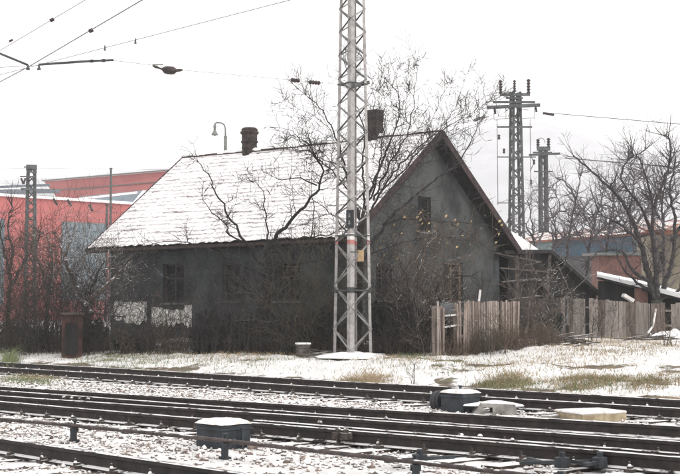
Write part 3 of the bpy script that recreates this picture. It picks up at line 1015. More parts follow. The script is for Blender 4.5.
mb = MB()
g = random.Random(4)
nrt = 38
for k in range(nrt):
    l = -OVR + RL * (k + .5) / nrt
    q = H(l, RW / 2 - OVW, ZR + .0 + g.uniform(-.02, .03) - .05 * math.sin(k / nrt * math.pi))
    mb.tube([q - HL * .15, q + HL * .17], [.11, .125], 8)
ro = mb.build('ridge_tiles', mat('snowy_ridge_tile', (.10, .075, .072), (.05, .038, .036), .9, 4, snow=.80, snow_scale=2.6, snow_lo=-.25)); ro.parent = roof


def ridge_at(px):
    lo_, hi_ = -1.0, 14.0
    for _ in range(40):
        m_ = (lo_ + hi_) / 2; q = H(m_, RW / 2 - OVW, ZR)
        if 340 + F * q.x / q.y > px: lo_ = m_
        else: hi_ = m_
    return H(m_, RW / 2 - OVW, ZR)


# left chimney: narrow, bulging brick bands and a domed cap; right chimney: taller, slightly tapering
q = ridge_at(249); g = random.Random(11)
prof = [(.24, -.6), (.25, .02), (.27, .10), (.25, .20), (.255, .30), (.29, .33), (.29, .39), (.26, .42), (.265, .68), (.31, .71), (.315, .80), (.27, .83), (.28, .92), (.20, .98), (.05, 1.0)]
mb = MB(); mb.lathe(q, [(r * 1.13, z * .88) for r, z in prof], 14)
ch = mb.build('chimney', M['brick']); ch.parent = roof
tag(ch, 'round banded brick chimney with domed cap, left on the ridge')
q = ridge_at(375.5)
mb = MB(); M3 = math.atan2(HL.y, HL.x)
for (z0, z1, a) in ((-.7, .62, .40), (.622, .67, .44), (.672, .95, .42)): mb.box(q + Vector((0, 0, (z0 + z1) / 2)), (a, a, z1 - z0), M3)
for k in range(10): mb.box(q + Vector((0, 0, -.05 + k * .1)), (.425 if k > 6 else .408, .425 if k > 6 else .408, .03), M3 + .001)
ch = mb.build('chimney', M['brick']); ch.parent = roof
tag(ch, 'square dark brick chimney right on the ridge behind the mast')
# drop pipe and pole on the long wall
mb = MB(); a0, z_ = on_long(97, 318.5)
mb.tube([H(WL + 1.2, -.5, CH - .02 + .0), H(WL - 1.3, -.42, CH - .22)], .03, 6)
tag(mb.build('hitching_pole', M['mastdark']), 'thin dark level pole crossing before the left white plaster', 'pole')

# ------------------------------------------------------------------ the lean-to behind the gable
def GP(px, py, l=0.0):
    wv, z = on_gable(px, py, l); return H(l, wv, z)


lean = thing('lean_to_shed', GP(550, 335), 'dark collapsing wooden lean-to built on the right end of the house', 'shed')
l0 = -.05
prof = [GP(508, 253, l0), GP(551, 252, l0), GP(596, 292, l0), GP(596, 337, l0), GP(508, 340, l0)]
mb = MB()
mb.poly([p_ for p_ in prof], [[GP(517, 285, l0), GP(517, 338, l0), GP(543, 337, l0), GP(543, 285, l0)][::-1], [GP(551, 296, l0), GP(551, 325, l0), GP(572, 325, l0), GP(572, 296, l0)]], HL * .1)
mb.build('board_front', M['darkwood'], lean)
mb = MB()
mb.poly([GP(505, 250.5, l0 - .4), GP(552, 249.5, l0 - .4), GP(601, 292.5, l0 - .4), GP(600, 295.5, l0 - .4), GP(551, 253, l0 - .4), GP(505, 254, l0 - .4)], [], HL * 5)
mb.build('roof', M['darkwood'], lean)
mb = MB(); mb.poly([H(4.6, WW + .3, .3), H(4.6, WW + 5, .3), H(4.6, WW + 5, 3), H(4.6, WW + .3, 3.2)], [], HL * .1)
mb.poly([H(.2, WW + 5.0, .3), H(4.6, WW + 5.0, .3), H(4.6, WW + 5.0, 2.6), H(.2, WW + 5.0, 2.6)], [], HW * .1); mb.build('back_wall', M['darkwood'], lean)
mb = MB(); g = random.Random(2)
for (x0, y0, x1, y1, w_) in ((495, 253, 540, 262, .10), (502, 282, 538, 279, .09), (510, 300, 540, 296, .10), (525, 256, 552, 300, .09), (550, 254, 545, 330, .12), (517, 255, 517, 332, .12), (556, 262, 575, 305, .07), (500, 268, 548, 272, .08)):
    mb.bar(GP(x0, y0, l0 - .25), GP(x1, y1, l0 - .3), w_, .05)
mb.build('loose_planks', M['plank'], lean)
# snow covered triangle of lower roof showing past the gable
sk = MB()
A, B, C = P(511.5, 231, 52.5), P(521.5, 249.5, 49.5), P(538.5, 249.5, 50.5)
D2 = P(500, 252, 50.5)
sk.poly([A, P(516, 242, 51), B, C, P(529, 242.5, 51.8), P(519, 236.5, 52.2)], [], Vector((0, .5, -.12)))
sk.build('snowy_roof_corner', M['snow'], lean)
sk = MB(); sk.poly([P(512, 250.5, 50), P(538, 250.5, 51), P(537, 330, 51), P(512, 331, 50)], [], Vector((0, .3, 0))); sk.build('rear_wall', M['darkwood'], lean)

# ------------------------------------------------------------------ fences
def fence(pts, z_top, name, label, slat_w, gap, material, thick=.022, cat='fence', seed=1, skip=(), jag=.03, posts=True, pointy=False, zoff=0.0, rails_on=True):
    """pts: list of (px, py_top, Y); every slat follows the ground"""
    g = random.Random(seed)
    qs = [P(*p_) for p_ in pts]
    t = thing(name, (qs[0].x, qs[0].y, G(qs[0].x, qs[0].y)), label, cat, 'fences before the house')
    mb = MB(); mr = MB()
    for a, b in zip(qs[:-1], qs[1:]):
        d = b - a; L_ = Vector((d.x, d.y, 0)).length; ax = Vector((d.x, d.y, 0)) / L_; ang = math.atan2(ax.y, ax.x)
        u = 0.0
        while u < L_:
            mb.mi = g.choice((0, 0, 1, 2)); w_ = slat_w * g.uniform(.85, 1.15); c = a + d * ((u + w_ / 2) / L_)
            px = 340 + F * c.x / c.y
            if not any(s0 < px < s1 for s0, s1 in skip) and g.random() > .03:
                top = c.z + g.uniform(-jag, jag); bot = G(c.x, c.y) - .06
                lean_ = g.gauss(0, .02)
                v = []
                for zz, off in ((bot, 0), (top, lean_)):
                    for su, sv in ((-1, -1), (1, -1), (1, 1), (-1, 1)):
                        v.append(Vector((c.x, c.y, 0)) + ax * (su * w_ / 2 + off) + Vector((-ax.y, ax.x, 0)) * (sv * thick / 2 + g.uniform(-.004, .004)) + Vector((0, 0, zz)))
                if pointy:
                    v.append(Vector((c.x, c.y, top + w_ * .5)) + ax * lean_)
                    mb.add(v, [(3, 2, 1, 0), (0, 1, 5, 4), (1, 2, 6, 5), (2, 3, 7, 6), (3, 0, 4, 7), (4, 5, 8), (5, 6, 8), (6, 7, 8), (7, 4, 8)])
                else:
                    mb.add(v, [(3, 2, 1, 0), (4, 5, 6, 7), (0, 1, 5, 4), (1, 2, 6, 5), (2, 3, 7, 6), (3, 0, 4, 7)])
            u += w_ + gap * g.uniform(.5, 1.6)
        if rails_on:
            nb = Vector((-ax.y, ax.x, 0)) * .045
            for hgt in (.35, .78):
                za = G(a.x, a.y) + (a.z - G(a.x, a.y)) * hgt; zb = G(b.x, b.y) + (b.z - G(b.x, b.y)) * hgt
                mr.bar(Vector((a.x, a.y, za)) + nb, Vector((b.x, b.y, zb)) + nb, .05, .07)
        if posts:
            k = max(1, int(L_ / 2.2))
            for i in range(k + 1):
                c = a + d * (i / k) + Vector((-ax.y, ax.x, 0)) * .12
                mp_ = MB(); mp_.box((c.x, c.y, (G(c.x, c.y) + c.z) / 2 - .02), (.10, .09, c.z - G(c.x, c.y)), ang); mp_.build('post', material, t)
    mb.build('slats', [material, M['slatpale'] if material is not M['darkwood'] else material, M['slatdark'] if material is not M['darkwood'] else material], t)
    if rails_on: mr.build('fence_rail', material, t)
    return t


fence([(470, 302, 34.6), (517, 300.5, 35.4)], 0, 'picket_fence', 'brown picket fence of narrow close slats before the gable', .055, .016, M['slatwood'], seed=3)
fence([(437, 305, 34.2), (443, 305, 34.3)], 0, 'picket_fence', 'short piece of slat fence left of the grey panel', .05, .03, M['slatwood'], seed=5, jag=.1, rails_on=False)
fence([(457, 302, 34.4), (468.5, 301.5, 34.5)], 0, 'picket_fence', 'narrow slat gate between grey panel and picket fence', .05, .02, M['slatwood'], seed=6, jag=.05)
fence([(561, 297, 49.5), (600, 299.5, 48.8), (648, 303, 48.2)], 0, 'board_fence', 'tall weathered board fence right of the dark lean-to', .15, .006, M['boardwood'], seed=8, jag=.035)
fence([(652, 303, 47.8), (800, 305, 46.0)], 0, 'board_fence', 'last board fence at the right edge, darker and closer', .14, .012, M['boardwood'], seed=9, jag=.03)
fence([(196, 312, 37.6), (262, 314, 36.9), (336, 314, 36.2)], 0, 'paling_fence', 'blackened gappy paling fence before the long wall', .09, .06, M['darkwood'], seed=10, jag=.12)
fence([(20, 326, 42.5), (60, 327, 41.5), (104, 327, 40.5)], 0, 'paling_fence', 'low broken paling fence at the left among bushes', .07, .12, M['darkwood'], seed=12, jag=.10)
fence([(376, 304, 35.8), (434, 305, 35.0)], 0, 'paling_fence', 'dark paling fence right of the mast, buried in hedge', .09, .04, M['darkwood'], seed=14, jag=.10)
fence([(519, 300, 47.8), (558, 298, 48.8)], 0, 'gate', 'dark boarded gate closing the gap between the two fences', .13, .01, M['darkwood'], seed=15, jag=.04)
a, b = P(440, 303, 34.5), P(458, 314, 34.5)
t = thing('sheet_panel', (a.x, a.y, .3), 'grey sheet panel on a pale rail between slat fences', 'panel')
mb = MB(); mb.box(((a.x + b.x) / 2, a.y, (a.z + b.z) / 2), (b.x - a.x, .03, a.z - b.z), .02); mb.build('sheet', mat('dull_sheet', (.13, .14, .15), (.08, .09, .1), .6, 4), t)
mb = MB(); mb.bar(P(440, 316, 34.45), P(461, 314.5, 34.45), .04, .045); mb.bar(P(440, 328, 34.45), P(461, 324.5, 34.45), .04, .045); mb.build('rail', M['plaster'], t)
mb = MB(); q = P(456, 319, 34.6)
mb.lathe((q.x, q.y, q.z - .1), [(.05, 0), (.06, .06), (.06, .17), (.03, .2)], 10)
tag(mb.build('white_jug', M['white'], t), None)
mb = MB(); mb.bar(P(440.5, 303, 34.55), P(440.5, 353, 34.55), .06, .06); mb.bar(P(459.5, 303, 34.55), P(459.5, 353, 34.55), .06, .06); mb.build('post', M['darkwood'], t)
mb = MB(); q = P(479.5, 296, 34.9); mb.box((q.x, q.y, q.z), (.05, .05, .32), .1, Matrix.Rotation(.12, 3, 'Y'))
mb.v = [v for v in mb.v]
tag(mb.build('marker_peg', M['white']), 'small white upright peg sticking up behind the picket fence', 'peg')

# small roofed store behind the right fence
sh = thing('tool_shed', P(640, 330, 54), 'small shed with a sloping white snow-covered roof behind the board fence', 'shed')
mb = MB()
mb.poly([P(597, 276.5, 54), P(640, 287.5, 52.5), P(690, 300.5, 51), P(690, 296, 51), P(640, 283, 52.5), P(597, 274, 54)], [], Vector((.5, 2.6, .18)))
mb.build('roof_snow', M['snow'], sh)
mb = MB(); mb.poly([P(597, 279, 54), P(640, 290, 52.5), P(690, 303, 51), P(690, 301, 51), P(640, 288, 52.5), P(597, 277, 54)], [], Vector((.5, 2.6, .18))); mb.build('roof_boards', M['darkwood'], sh)
mb = MB(); mb.poly([P(598, 281, 54.8), P(640, 291, 53.3), P(690, 304, 51.8), P(690, 332, 51.8), P(598, 332, 54.8)], [], Vector((.3, .1, 0))); mb.build('back_wall', M['darkwood'], sh)
mb = MB(); a = P(641, 288.5, 52.6); mb.box((a.x, a.y, (a.z + .3) / 2), (.46, .3, a.z - .3)); mb.build('pillar', M['redbrick'], sh)
mb = MB()
q = P(628, 298, 49); mb.box((q.x, q.y, q.z), (.45, .2, .12), .3, Matrix.Rotation(.5, 3, 'Y')); tag(mb.build('white_board', M['white']), 'small white board leaning on top of the board fence', 'board')

# ------------------------------------------------------------------ clutter on the ground
def pile(name, label, cat, px, py, Y, n, L_, seed, material, spread, hgt, r=.05):
    g = random.Random(seed); c = P(px, py, Y); z0 = G(c.x, c.y)
    t = thing(name, (c.x, c.y, z0), label, cat)
    for k in range(n):
        a = g.uniform(-.5, .5); x = c.x + g.uniform(-spread, spread); y = c.y + g.uniform(-.6, .6)
        zz = z0 + g.uniform(.02, hgt); l = L_ * g.uniform(.5, 1.1)
        d = Vector((math.cos(a), math.sin(a), g.uniform(-.25, .25)))
        A_ = Vector((x, y, zz)) - d * l / 2; B_ = Vector((x, y, zz)) + d * l / 2
        A_.z = max(A_.z, z0 + .03); B_.z = max(B_.z, z0 + .03)
        mb = MB(); mb.bar(A_, B_, g.uniform(.6, 1.5) * r * 1.6, r * .7); mb.build('plank', material, t)
    return t


pile('plank_pile', 'heap of snowy grey planks before the dark gate', 'wood pile', 566, 346, 38.5, 15, 1.3, 3, M['plank'], .55, .33)
pile('log_pile', 'flat stack of old boards beside the leaning right fence', 'wood pile', 646, 338, 44, 9, 1.3, 8, M['plank'], .7, .15)
pile('timber_scraps', 'few dark timbers lying left of the mast foot', 'scrap wood', 312, 346, 35.6, 8, 1.3, 13, M['plank'], .6, .12)
c = P(303, 352, 35.2); z0 = G(c.x, c.y)
bk = thing('wooden_crate', (c.x, c.y, z0), 'small pale snow-topped crate left of the mast foot', 'crate')
mb = MB(); q = P(303, 352, 35.2)
for k in range(3): mb.box((q.x, q.y, z0 + .08 + k * .10), (.32, .26, .085), .3)
mb.build('slats', M['plank'], bk)
mb = MB(); mb.box((q.x, q.y, z0 + .345), (.36, .30, .05), .3); mb.build('snow_layer', M['snow'], bk, bevel=.02)
c = P(668, 333, 45); h_ = snow_heap('snow_heap', (c.x, c.y, G(c.x, c.y) - .05), .75, .6, .42, 1.0)
tag(h_, 'rounded heap of snow at the right edge before the fence', 'snow heap')
mb = MB(); a = P(648, 333, 45); b = P(656, 309, 45.5)
mb.tube([a, P(653, 326, 45.2), b], .035, 6); tag(mb.build('white_stick', M['plaster']), 'pale peeled stick leaning where the two board fences meet', 'stick')
# rusty sheet hut at the left
a = P(72, 345, 39.5); z0 = G(a.x, a.y)
t = thing('rusty_hutch', (a.x, a.y, z0), 'rust-brown sheet metal hutch half hidden by bushes at left', 'hutch')
mb = MB(); mb.box((a.x, a.y, z0 + .62), (.60, .5, 1.25), .2); mb.build('body', M['rust'], t)
mb = MB(); mb.box((a.x, a.y - .02, z0 + 1.28), (.70, .6, .06), .2); mb.build('roof', M['plank'], t)
mb = MB(); mb.box((a.x + .04, a.y - .262, z0 + .55), (.36, .02, .9), .2); mb.build('door', M['darkwood'], t)

# ------------------------------------------------------------------ far masts and poles
def lattice(px, ytop, Y, wpx_top, wpx_bot, name, label, n, material, ybot=None, solid=.10, group=None):
    top = P(px, ytop, Y); x = top.x; z1 = top.z; z0 = G(x, Y) - .1
    t = thing(name, (x, Y, z0), label, 'lattice mast', group)
    wt, wb_ = wpx_top / F * Y / 1.25, wpx_bot / F * Y / 1.25
    def cor(i, z):
        k = (z - z0) / (z1 - z0); h_ = (wb_ + (wt - wb_) * k) / 2
        sx, sy = ((-1, -1), (1, -1), (1, 1), (-1, 1))[i]
        c, s = math.cos(.25), math.sin(.25)
        return Vector((x + h_ * (sx * c - sy * s), Y + h_ * (sx * s + sy * c), z))
    for i in range(4):
        mb = MB(); mb.bar(cor(i, z0), cor(i, z1), solid, solid); mb.build('leg', material, t)
    for i in range(4):
        mb = MB()
        j = (i + 1) % 4
        for k in range(n):
            za, zb = z0 + (z1 - z0) * k / n, z0 + (z1 - z0) * (k + 1) / n
            if k % 2: mb.bar(cor(i, za), cor(j, zb), solid * .55, solid * .4)
            else: mb.bar(cor(j, za), cor(i, zb), solid * .55, solid * .4)
        mb.build('lacing', material, t)
    return t, x, z1


def crossarm(t, px0, px1, py, Y, th, name='crossarm', mt='pylon', py1=None):
    mb = MB(); mb.bar(P(px0, py, Y), P(px1, py1 or py, Y), th, th); return mb.build(name, M[mt], t)


# main pylon behind the gable
Y = 84
t, x, z1 = lattice(515.5, 92, Y, 9, 17, 'power_pylon', 'tall switch pylon with three upright insulators rising behind the gable', 26, M['pylon'], solid=.15)
crossarm(t, 500, 530, 94.5, Y - .6, .17); crossarm(t, 493, 535, 102, Y - .6, .13); crossarm(t, 487, 540, 107.5, Y - .7, .20, py1=105)
crossarm(t, 506, 523, 98, Y - .6, .10); crossarm(t, 497, 532, 127, Y - .6, .10); crossarm(t, 497, 536, 157, Y - .6, .07); crossarm(t, 497, 531, 203, Y - .6, .05)
for (px, y0, y1, r) in ((500.5, 94, 80, .13), (514.5, 92, 80, .11), (528.5, 94, 79, .14)):
    mb = MB(); insulator(mb, P(px, y0, Y - .6), P(px, y1, Y - .6), r, 5); mb.build('insulator', M['insul'], t)
for (px, y0, y1) in ((494.5, 108, 114), (535.5, 106, 112)):
    mb = MB(); insulator(mb, P(px, y0, Y - .7), P(px + 1, y1, Y - .7), .10, 4); mb.build('insulator', M['insul'], t)
mb = MB()
for px in (494, 506, 521.5, 534.5): mb.tube([P(px, 108, Y - .7), P(px, 119, Y - .7)], .02, 4)
mb.tube([P(494, 119, Y - .7), P(534, 118, Y - .7)], .02, 4); mb.tube([P(497, 119, Y - .8), P(498, 205, Y - .9)], .022, 4)
mb.tube([P(530, 119, Y - .8), P(531, 205, Y - .9)], .02, 4)
mb.build('jumper_wire', M['wire'], t)
for (px, py) in ((499, 137), (504, 151)):
    mb = MB(); insulator(mb, P(px, py - 2.5, Y - .9), P(px, py + 2.5, Y - .9), .10, 3); mb.build('insulator', M['insul'], t)
Y = 92
t, x, z1 = lattice(543, 149, Y, 7, 9, 'power_pylon', 'shorter pylon right of the tall one, fading in mist', 16, M['pylon'], solid=.14)
crossarm(t, 537, 550, 148.5, Y - .6, .26); crossarm(t, 529, 560, 155, Y - .6, .14, py1=153.5); crossarm(t, 533, 552, 152.5, Y - .6, .10); crossarm(t, 534, 553, 171.5, Y - .6, .08); crossarm(t, 533, 556, 190, Y - .6, .06)
for (px, y0, y1) in ((538, 148, 139), (548.5, 148, 138)):
    mb = MB(); insulator(mb, P(px, y0, Y - .6), P(px, y1, Y - .6), .14, 4); mb.build('insulator', M['insul'], t)
mb = MB()
mb.tube([P(541 + 4 * math.cos(a * .3), 143 - 5 * math.sin(a * .3), Y - .6) for a in range(0, 11)], .02, 4)
mb.tube([P(531, 156, Y - .6), P(534, 163, Y - .6), P(530, 171, Y - .6)], .03, 4); mb.build('jumper_wire', M['wire'], t)
for (px, py) in ((534, 162), (531, 182)):
    mb = MB(); insulator(mb, P(px, py - 2.5, Y - .8), P(px, py + 2.5, Y - .8), .10, 3); mb.build('insulator', M['insul'], t)
# left lattice mast
Y = 96
t, x, z1 = lattice(31.5, 167, Y, 8, 13, 'line_mast', 'dark lattice mast with a boxed head before the red hall', 20, M['mastdark'], solid=.20)
mb = MB(); q = P(31.5, 167.5, Y); mb.box((q.x, q.y, q.z), (.75, .75, .35), .25); mb.build('head_box', M['pylon'], t)
crossarm(t, 24, 33, 167, Y - .6, .09); crossarm(t, 20, 36, 176.5, Y - .6, .09); crossarm(t, 21, 36, 189, Y - .6, .16); crossarm(t, 27, 37, 172, Y - .6, .10)
for (x0, x1) in ((21, 23.5), (25.5, 23.5)):
    mb = MB(); insulator(mb, P(x0, 178, Y - .7), P(x1, 184, Y - .7), .10, 4); mb.build('insulator', M['insul'], t)
# plain poles before the hall
for (px, y0, y1, Y, lab) in ((111, 169, 205, 125, 'grey pole standing before the upper red wall'), (107, 205.5, 262, 112, 'darker grey pole before the lower red wall')):
    a = P(px, y0, Y); mb = MB(); t = thing('steel_pole', (a.x, Y, .4), lab, 'pole', 'poles before the red hall')
    mb.tube([(a.x, Y, .3), a], [.13, .10], 8); mb.build('shaft', M['mastdark'], t)
    mb = MB(); mb.box((a.x, Y, a.z + .05), (.26, .2, .12)); mb.build('cap', M['mastdark'], t)
# lines and hanging insulators across the hall
Y = 105
for k, (y0, y1) in enumerate(((168, 166), (189, 187), (212, 209), (238, 235), (246, 243))):
    wire([P(-60, y0 + 2, Y), P(32, y0, Y - 9), P(190, y1 + 4, Y + 6)], .018 if k else .012,
         ('topmost', 'second', 'third', 'fourth', 'lowest')[k] + ' of the thin lines strung across the red hall', grp='lines across the red hall')
for k, (px, py) in enumerate(((55.5, 202), (69.5, 203), (91, 208), (42, 233), (55, 233), (54, 246))):
    mb = MB()
    dx, dy = ((-2.2, -3.5) if k < 3 else (-2.6, 0)); insulator(mb, P(px + dx, py + dy, 99), P(px - dx * .8, py - dy * .9, 99), .13, 4)
    tag(mb.build('hanging_insulator', M['insul']), ('dark insulator nearest the line mast below the white parapet', 'middle dark insulator hanging below the white parapet', 'third dark insulator, right, hanging below the parapet', 'insulator on the fourth line close to the line mast', 'insulator on the fourth line, second from the mast', 'insulator on the lowest line beside the line mast')[k], 'insulator', 'insulators before the red hall')
# right-hand lines
for pts, r, lab in (([(543, 112.5, 84), (620, 119, 78), (760, 131, 70)], .022, 'pale line leaving the tall pylon towards the right'),
                    ([(495, 114, 84), (480, 119, 80), (380, 143, 70), (250, 180, 62)], .014, 'line leaving the tall pylon leftwards behind the tree'),
                    ([(565, 158, 88), (660, 166, 82), (780, 175, 78)], .035, 'dark level line in the mist right of the pylons'),
                    ([(560, 154, 92), (600, 176, 86), (760, 196, 78)], .016, 'lower sagging line right of the shorter pylon'),
                    ([(497, 203, 83), (540, 192, 92), (720, 215, 90)], .014, 'lowest thin line passing between the pylons and trees')):
    wire([P(*p_) for p_ in pts], r, lab, grp='lines around the pylons')
for k, (a_, b_) in enumerate((((543, 113, 83.5), (554, 115, 83)), ((485, 116.5, 81), (474, 120.5, 80)))):
    mb = MB(); insulator(mb, P(*a_), P(*b_), .10, 6); tag(mb.build('strain_insulator', M['insul']), ('long brown strain insulator right of the tall pylon', 'long brown strain insulator left of the tall pylon')[k], 'insulator', 'strain insulators of the tall pylon')

# street lamp beyond the ridge
Y = 62
q = P(225.5, 160, Y); t = thing('street_lamp', (q.x, Y, .45), 'gooseneck street lamp with a bell shade beyond the ridge', 'street lamp')
mb = MB(); pts = [(q.x, Y, .3), P(225.5, 136, Y)]; mb.tube(pts, [.09, .075], 8); mb.build('pole', M['lampmetal'], t)
mb = MB(); mb.tube([P(225.5, 137, Y), P(225.3, 128, Y), P(224, 124.5, Y), P(221, 122.8, Y), P(216.5, 122.5, Y), P(214.8, 124, Y)], .035, 8); mb.build('arm', M['lampmetal'], t, smooth=True)
q = P(214.8, 123, Y)
mb = MB(); mb.lathe((q.x, q.y, q.z - .56), [(.155, 0), (.15, .04), (.10, .13), (.065, .2), (.055, .3), (.07, .36), (.06, .48), (.03, .52)], 14); mb.build('shade', M['lampmetal'], t, smooth=True)
mb = MB(); mb.lathe((q.x, q.y, q.z - .59), [(.04, 0), (.07, .03), (.05, .06)], 10); mb.build('bulb', M['glass'], t)

# ------------------------------------------------------------------ the red hall and other far buildings
def prism(pts, z0, z1, name, material, parent):
    mb = MB(); n = len(pts)
    mb.add([(p_[0], p_[1], z0) for p_ in pts] + [(p_[0], p_[1], z1) for p_ in pts],
           [tuple(range(n))[::-1], tuple(range(n, 2 * n))] + [(i, (i + 1) % n, (i + 1) % n + n, i + n) for i in range(n)])
    return mb.build(name, material, parent)


def hall(pxa, ya, Ya, pxb, yb, Yb, depth, name, label):
    a, b = P(pxa, ya, Ya), P(pxb, yb, Yb)
    ax = Vector((b.x - a.x, b.y - a.y, 0)).normalized(); nrm = Vector((-ax.y, ax.x, 0))
    z = (a.z + b.z) / 2
    return a, b, ax, nrm, z


a, b, ax, nn, z = hall(-140, 188, 122, 250, 211, 153, 30, '', '')
z = P(0, 196.5, 132).z
t = thing('red_hall', ((a.x + b.x) / 2, (a.y + b.y) / 2, .4), 'low front red factory hall with a white parapet and grey-blue bay', 'factory hall')
prism([(a.x, a.y), (b.x, b.y), ((b + nn * 30).x, (b + nn * 30).y), ((a + nn * 30).x, (a + nn * 30).y)], .2, z, 'wall', M['redclad'], t)
mb = MB(); mb.bar(a - nn * .15 + Vector((0, 0, z - a.z + .12)), b - nn * .15 + Vector((0, 0, z - b.z + .12)), .5, .26); mb.build('parapet', M['snow'], t)


def on_line(px, o, ax):
    r = Vector(((px - 340) / F, 1.0, 0)); # solve o + ax*u = r*k
    det = ax.x * -r.y + r.x * ax.y
    u = (-o.x * -r.y - r.x * o.y) / det
    return o + ax * u


def panel(x0, x1, y0, y1, out, name, m_, par):
    A_ = on_line(x0, a, ax); B_ = on_line(x1, a, ax)
    zt = P(x0, y0, A_.y).z; zb = P(x0, y1, A_.y).z
    mb = MB(); A_.z = B_.z = 0
    mb.poly([A_ - nn * out + Vector((0, 0, zb)), B_ - nn * out + Vector((0, 0, zb)), B_ - nn * out + Vector((0, 0, zt)), A_ - nn * out + Vector((0, 0, zt))], [], nn * (out - .01))
    return mb.build(name, m_, par)


panel(61, 107, 222.5, 300, .12, 'glazed_bay', M['greyclad'], t)
panel(-60, 3.5, 216, 305, .12, 'glazed_bay', M['greyclad'], t)
panel(61, 107, 221.3, 222.3, .16, 'bay_lintel', M['lampmetal'], t)
mb = MB()
for px in (8, 22, 40, 52, 120, 135): A_ = on_line(px, a, ax); mb.bar(Vector((A_.x, A_.y, .5)) - nn * .02, Vector((A_.x, A_.y, z - .05)) - nn * .02, .06, .05)
for hh in (4.2, 8.3): mb.bar(Vector((a.x, a.y, hh)) - nn * .01, Vector((b.x, b.y, hh)) - nn * .01, .05, .07)
mb.build('cladding_seam', mat('seam', (.42, .09, .085), (.38, .08, .08), .6), t)
mb = MB()
for px in range(66, 107, 8): A_ = on_line(px, a, ax); mb.bar(Vector((A_.x, A_.y, .5)) - nn * .14, Vector((A_.x, A_.y, P(px, 223.5, A_.y).z)) - nn * .14, .10, .06)
mb.build('bay_mullion', M['lampmetal'], t)
# upper hall behind
a2, b2 = P(43.5, 181.5, 190), P(215, 166.6, 171)
ax2 = Vector((b2.x - a2.x, b2.y - a2.y, 0)).normalized(); n2 = Vector((-ax2.y, ax2.x, 0)); z2 = P(43.5, 181.5, 190).z
t = thing('red_hall', ((a2.x + b2.x) / 2, (a2.y + b2.y) / 2, .4), 'taller rear red factory hall rising behind the white parapet', 'factory hall')
mb = MB(); c3 = P(51, 195, 190)
f_ = [Vector((a2.x, a2.y, z2)), Vector((b2.x, b2.y, z2)), Vector((b2.x, b2.y, .3)), Vector((c3.x + .5, a2.y, .3)), Vector((c3.x, a2.y, c3.z))]
mb.poly(f_, [], n2 * 40); mb.build('wall', mat('pale_red_cladding', (.52, .19, .185), (.46, .16, .155), .7, .25, 8, stretch=(1, 1, .12), thr=(.35, .6)), t)  # rear hall in a paler red than the front one
mb = MB(); mb.bar(a2 - n2 * .2 + Vector((0, 0, .1)), Vector((b2.x, b2.y, z2 + .1)) - n2 * .2, .3, .16); mb.build('roof_edge', M['lampmetal'], t)
mb = MB(); mb.bar(Vector((a2.x + 1.0, a2.y, z2 - 1.3)) - n2 * .1, Vector((b2.x, b2.y, z2 - 1.3)) - n2 * .1, .1, .12); mb.build('cladding_seam', M['lampmetal'], t)
# grey sheds between: shallow gabled sheet roofs
t = thing('grey_hall', P(20, 200, 165), 'pale grey sheet-roofed hall at the left behind the red parapet', 'factory hall')
mb = MB(); A1, A2, A3, A4 = P(-80, 187, 168), P(27, 183, 172), P(50, 180.5, 176), P(50, 200, 165)
mb.poly([A1, A2, P(44, 181.5, 174), P(56, 196, 168), Vector((P(56, 196, 168).x, 168, .3)), Vector((A1.x, 168, .3))], [], Vector((-3, 16, 0))); mb.build('gable_sheet', M['palesteel'], t)
mb = MB(); mb.bar(P(-80, 190, 166), P(50, 185, 166), .25, .3); mb.bar(P(-80, 193.5, 164), P(60, 191, 164), .2, .5); mb.build('roof_rib', M['greyclad'], t)
t = thing('skylight_hall', P(120, 200, 160), 'flat glazed rooflight strip between lower and upper red walls', 'rooflight')
mb = MB(); mb.poly([P(76, 201, 156), P(134, 205.5, 160), P(150, 190, 163), P(138, 191, 163), P(80, 196.5, 160)], [], Vector((0, 2, -1))); mb.build('glazing', M['greyclad'], t)
mb = MB(); mb.poly([P(131, 204.5, 155), P(140, 205.5, 155), P(152, 190.5, 158), P(143, 190, 158)], [], Vector((0, 1, -.5))); mb.bar(P(78, 199, 155.5), P(137, 192.5, 158), .2, .25); mb.build('snowy_edge', M['snow'], t)

# right side: long blue-fronted shed, beige house, brick hut
t = thing('long_workshop', P(590, 300, 78), 'long low workshop with blue fascia and rust-red snow-specked roof', 'workshop')
A_, B_ = P(522, 234, 82), P(652, 252, 72)
dv = Vector((B_.x - A_.x, B_.y - A_.y, 0)).normalized(); nn3 = Vector((-dv.y, dv.x, 0))
zt = P(590, 237.5, 76.6).z
A_ = Vector((A_.x, A_.y, 0)); B_ = Vector((B_.x, B_.y, 0))
def W3(u, z, o=0.0): return A_.lerp(B_, u) - nn3 * o + Vector((0, 0, z))
mb = MB(); mb.poly([W3(0, .2), W3(1, .2), W3(1, zt - 1.0), W3(0, zt - 1.0)], [], nn3 * 8); mb.build('wall', M['greyrender'], t)
mb = MB(); mb.poly([W3(.28, zt - 1.05, .1), W3(1.0, zt - 1.05, .1), W3(1.0, zt, .1), W3(.28, zt, .1)], [], nn3 * 7.5); mb.build('blue_fascia', M['bluesheet'], t)
mb = MB(); mb.poly([W3(-.1, zt - 1.1, .12), W3(.278, zt - 1.1, .12), W3(.278, zt - .1, .12), W3(-.1, zt - .1, .12)], [], nn3 * 7.5); mb.build('teal_fascia', M['teal'], t)
mb = MB(); mb.add([W3(-.3, zt + .02, .3), W3(1.02, zt + .02, .3), W3(1.02, zt + .85, -4), W3(-.3, zt + .85, -4), W3(-.3, zt - .1, .3), W3(1.02, zt - .1, .3), W3(1.02, zt - .1, -4), W3(-.3, zt - .1, -4)],
                 [(0, 1, 2, 3), (4, 7, 6, 5), (0, 4, 5, 1), (1, 5, 6, 2), (2, 6, 7, 3), (3, 7, 4, 0)]); mb.build('roof', M['tilered'], t)
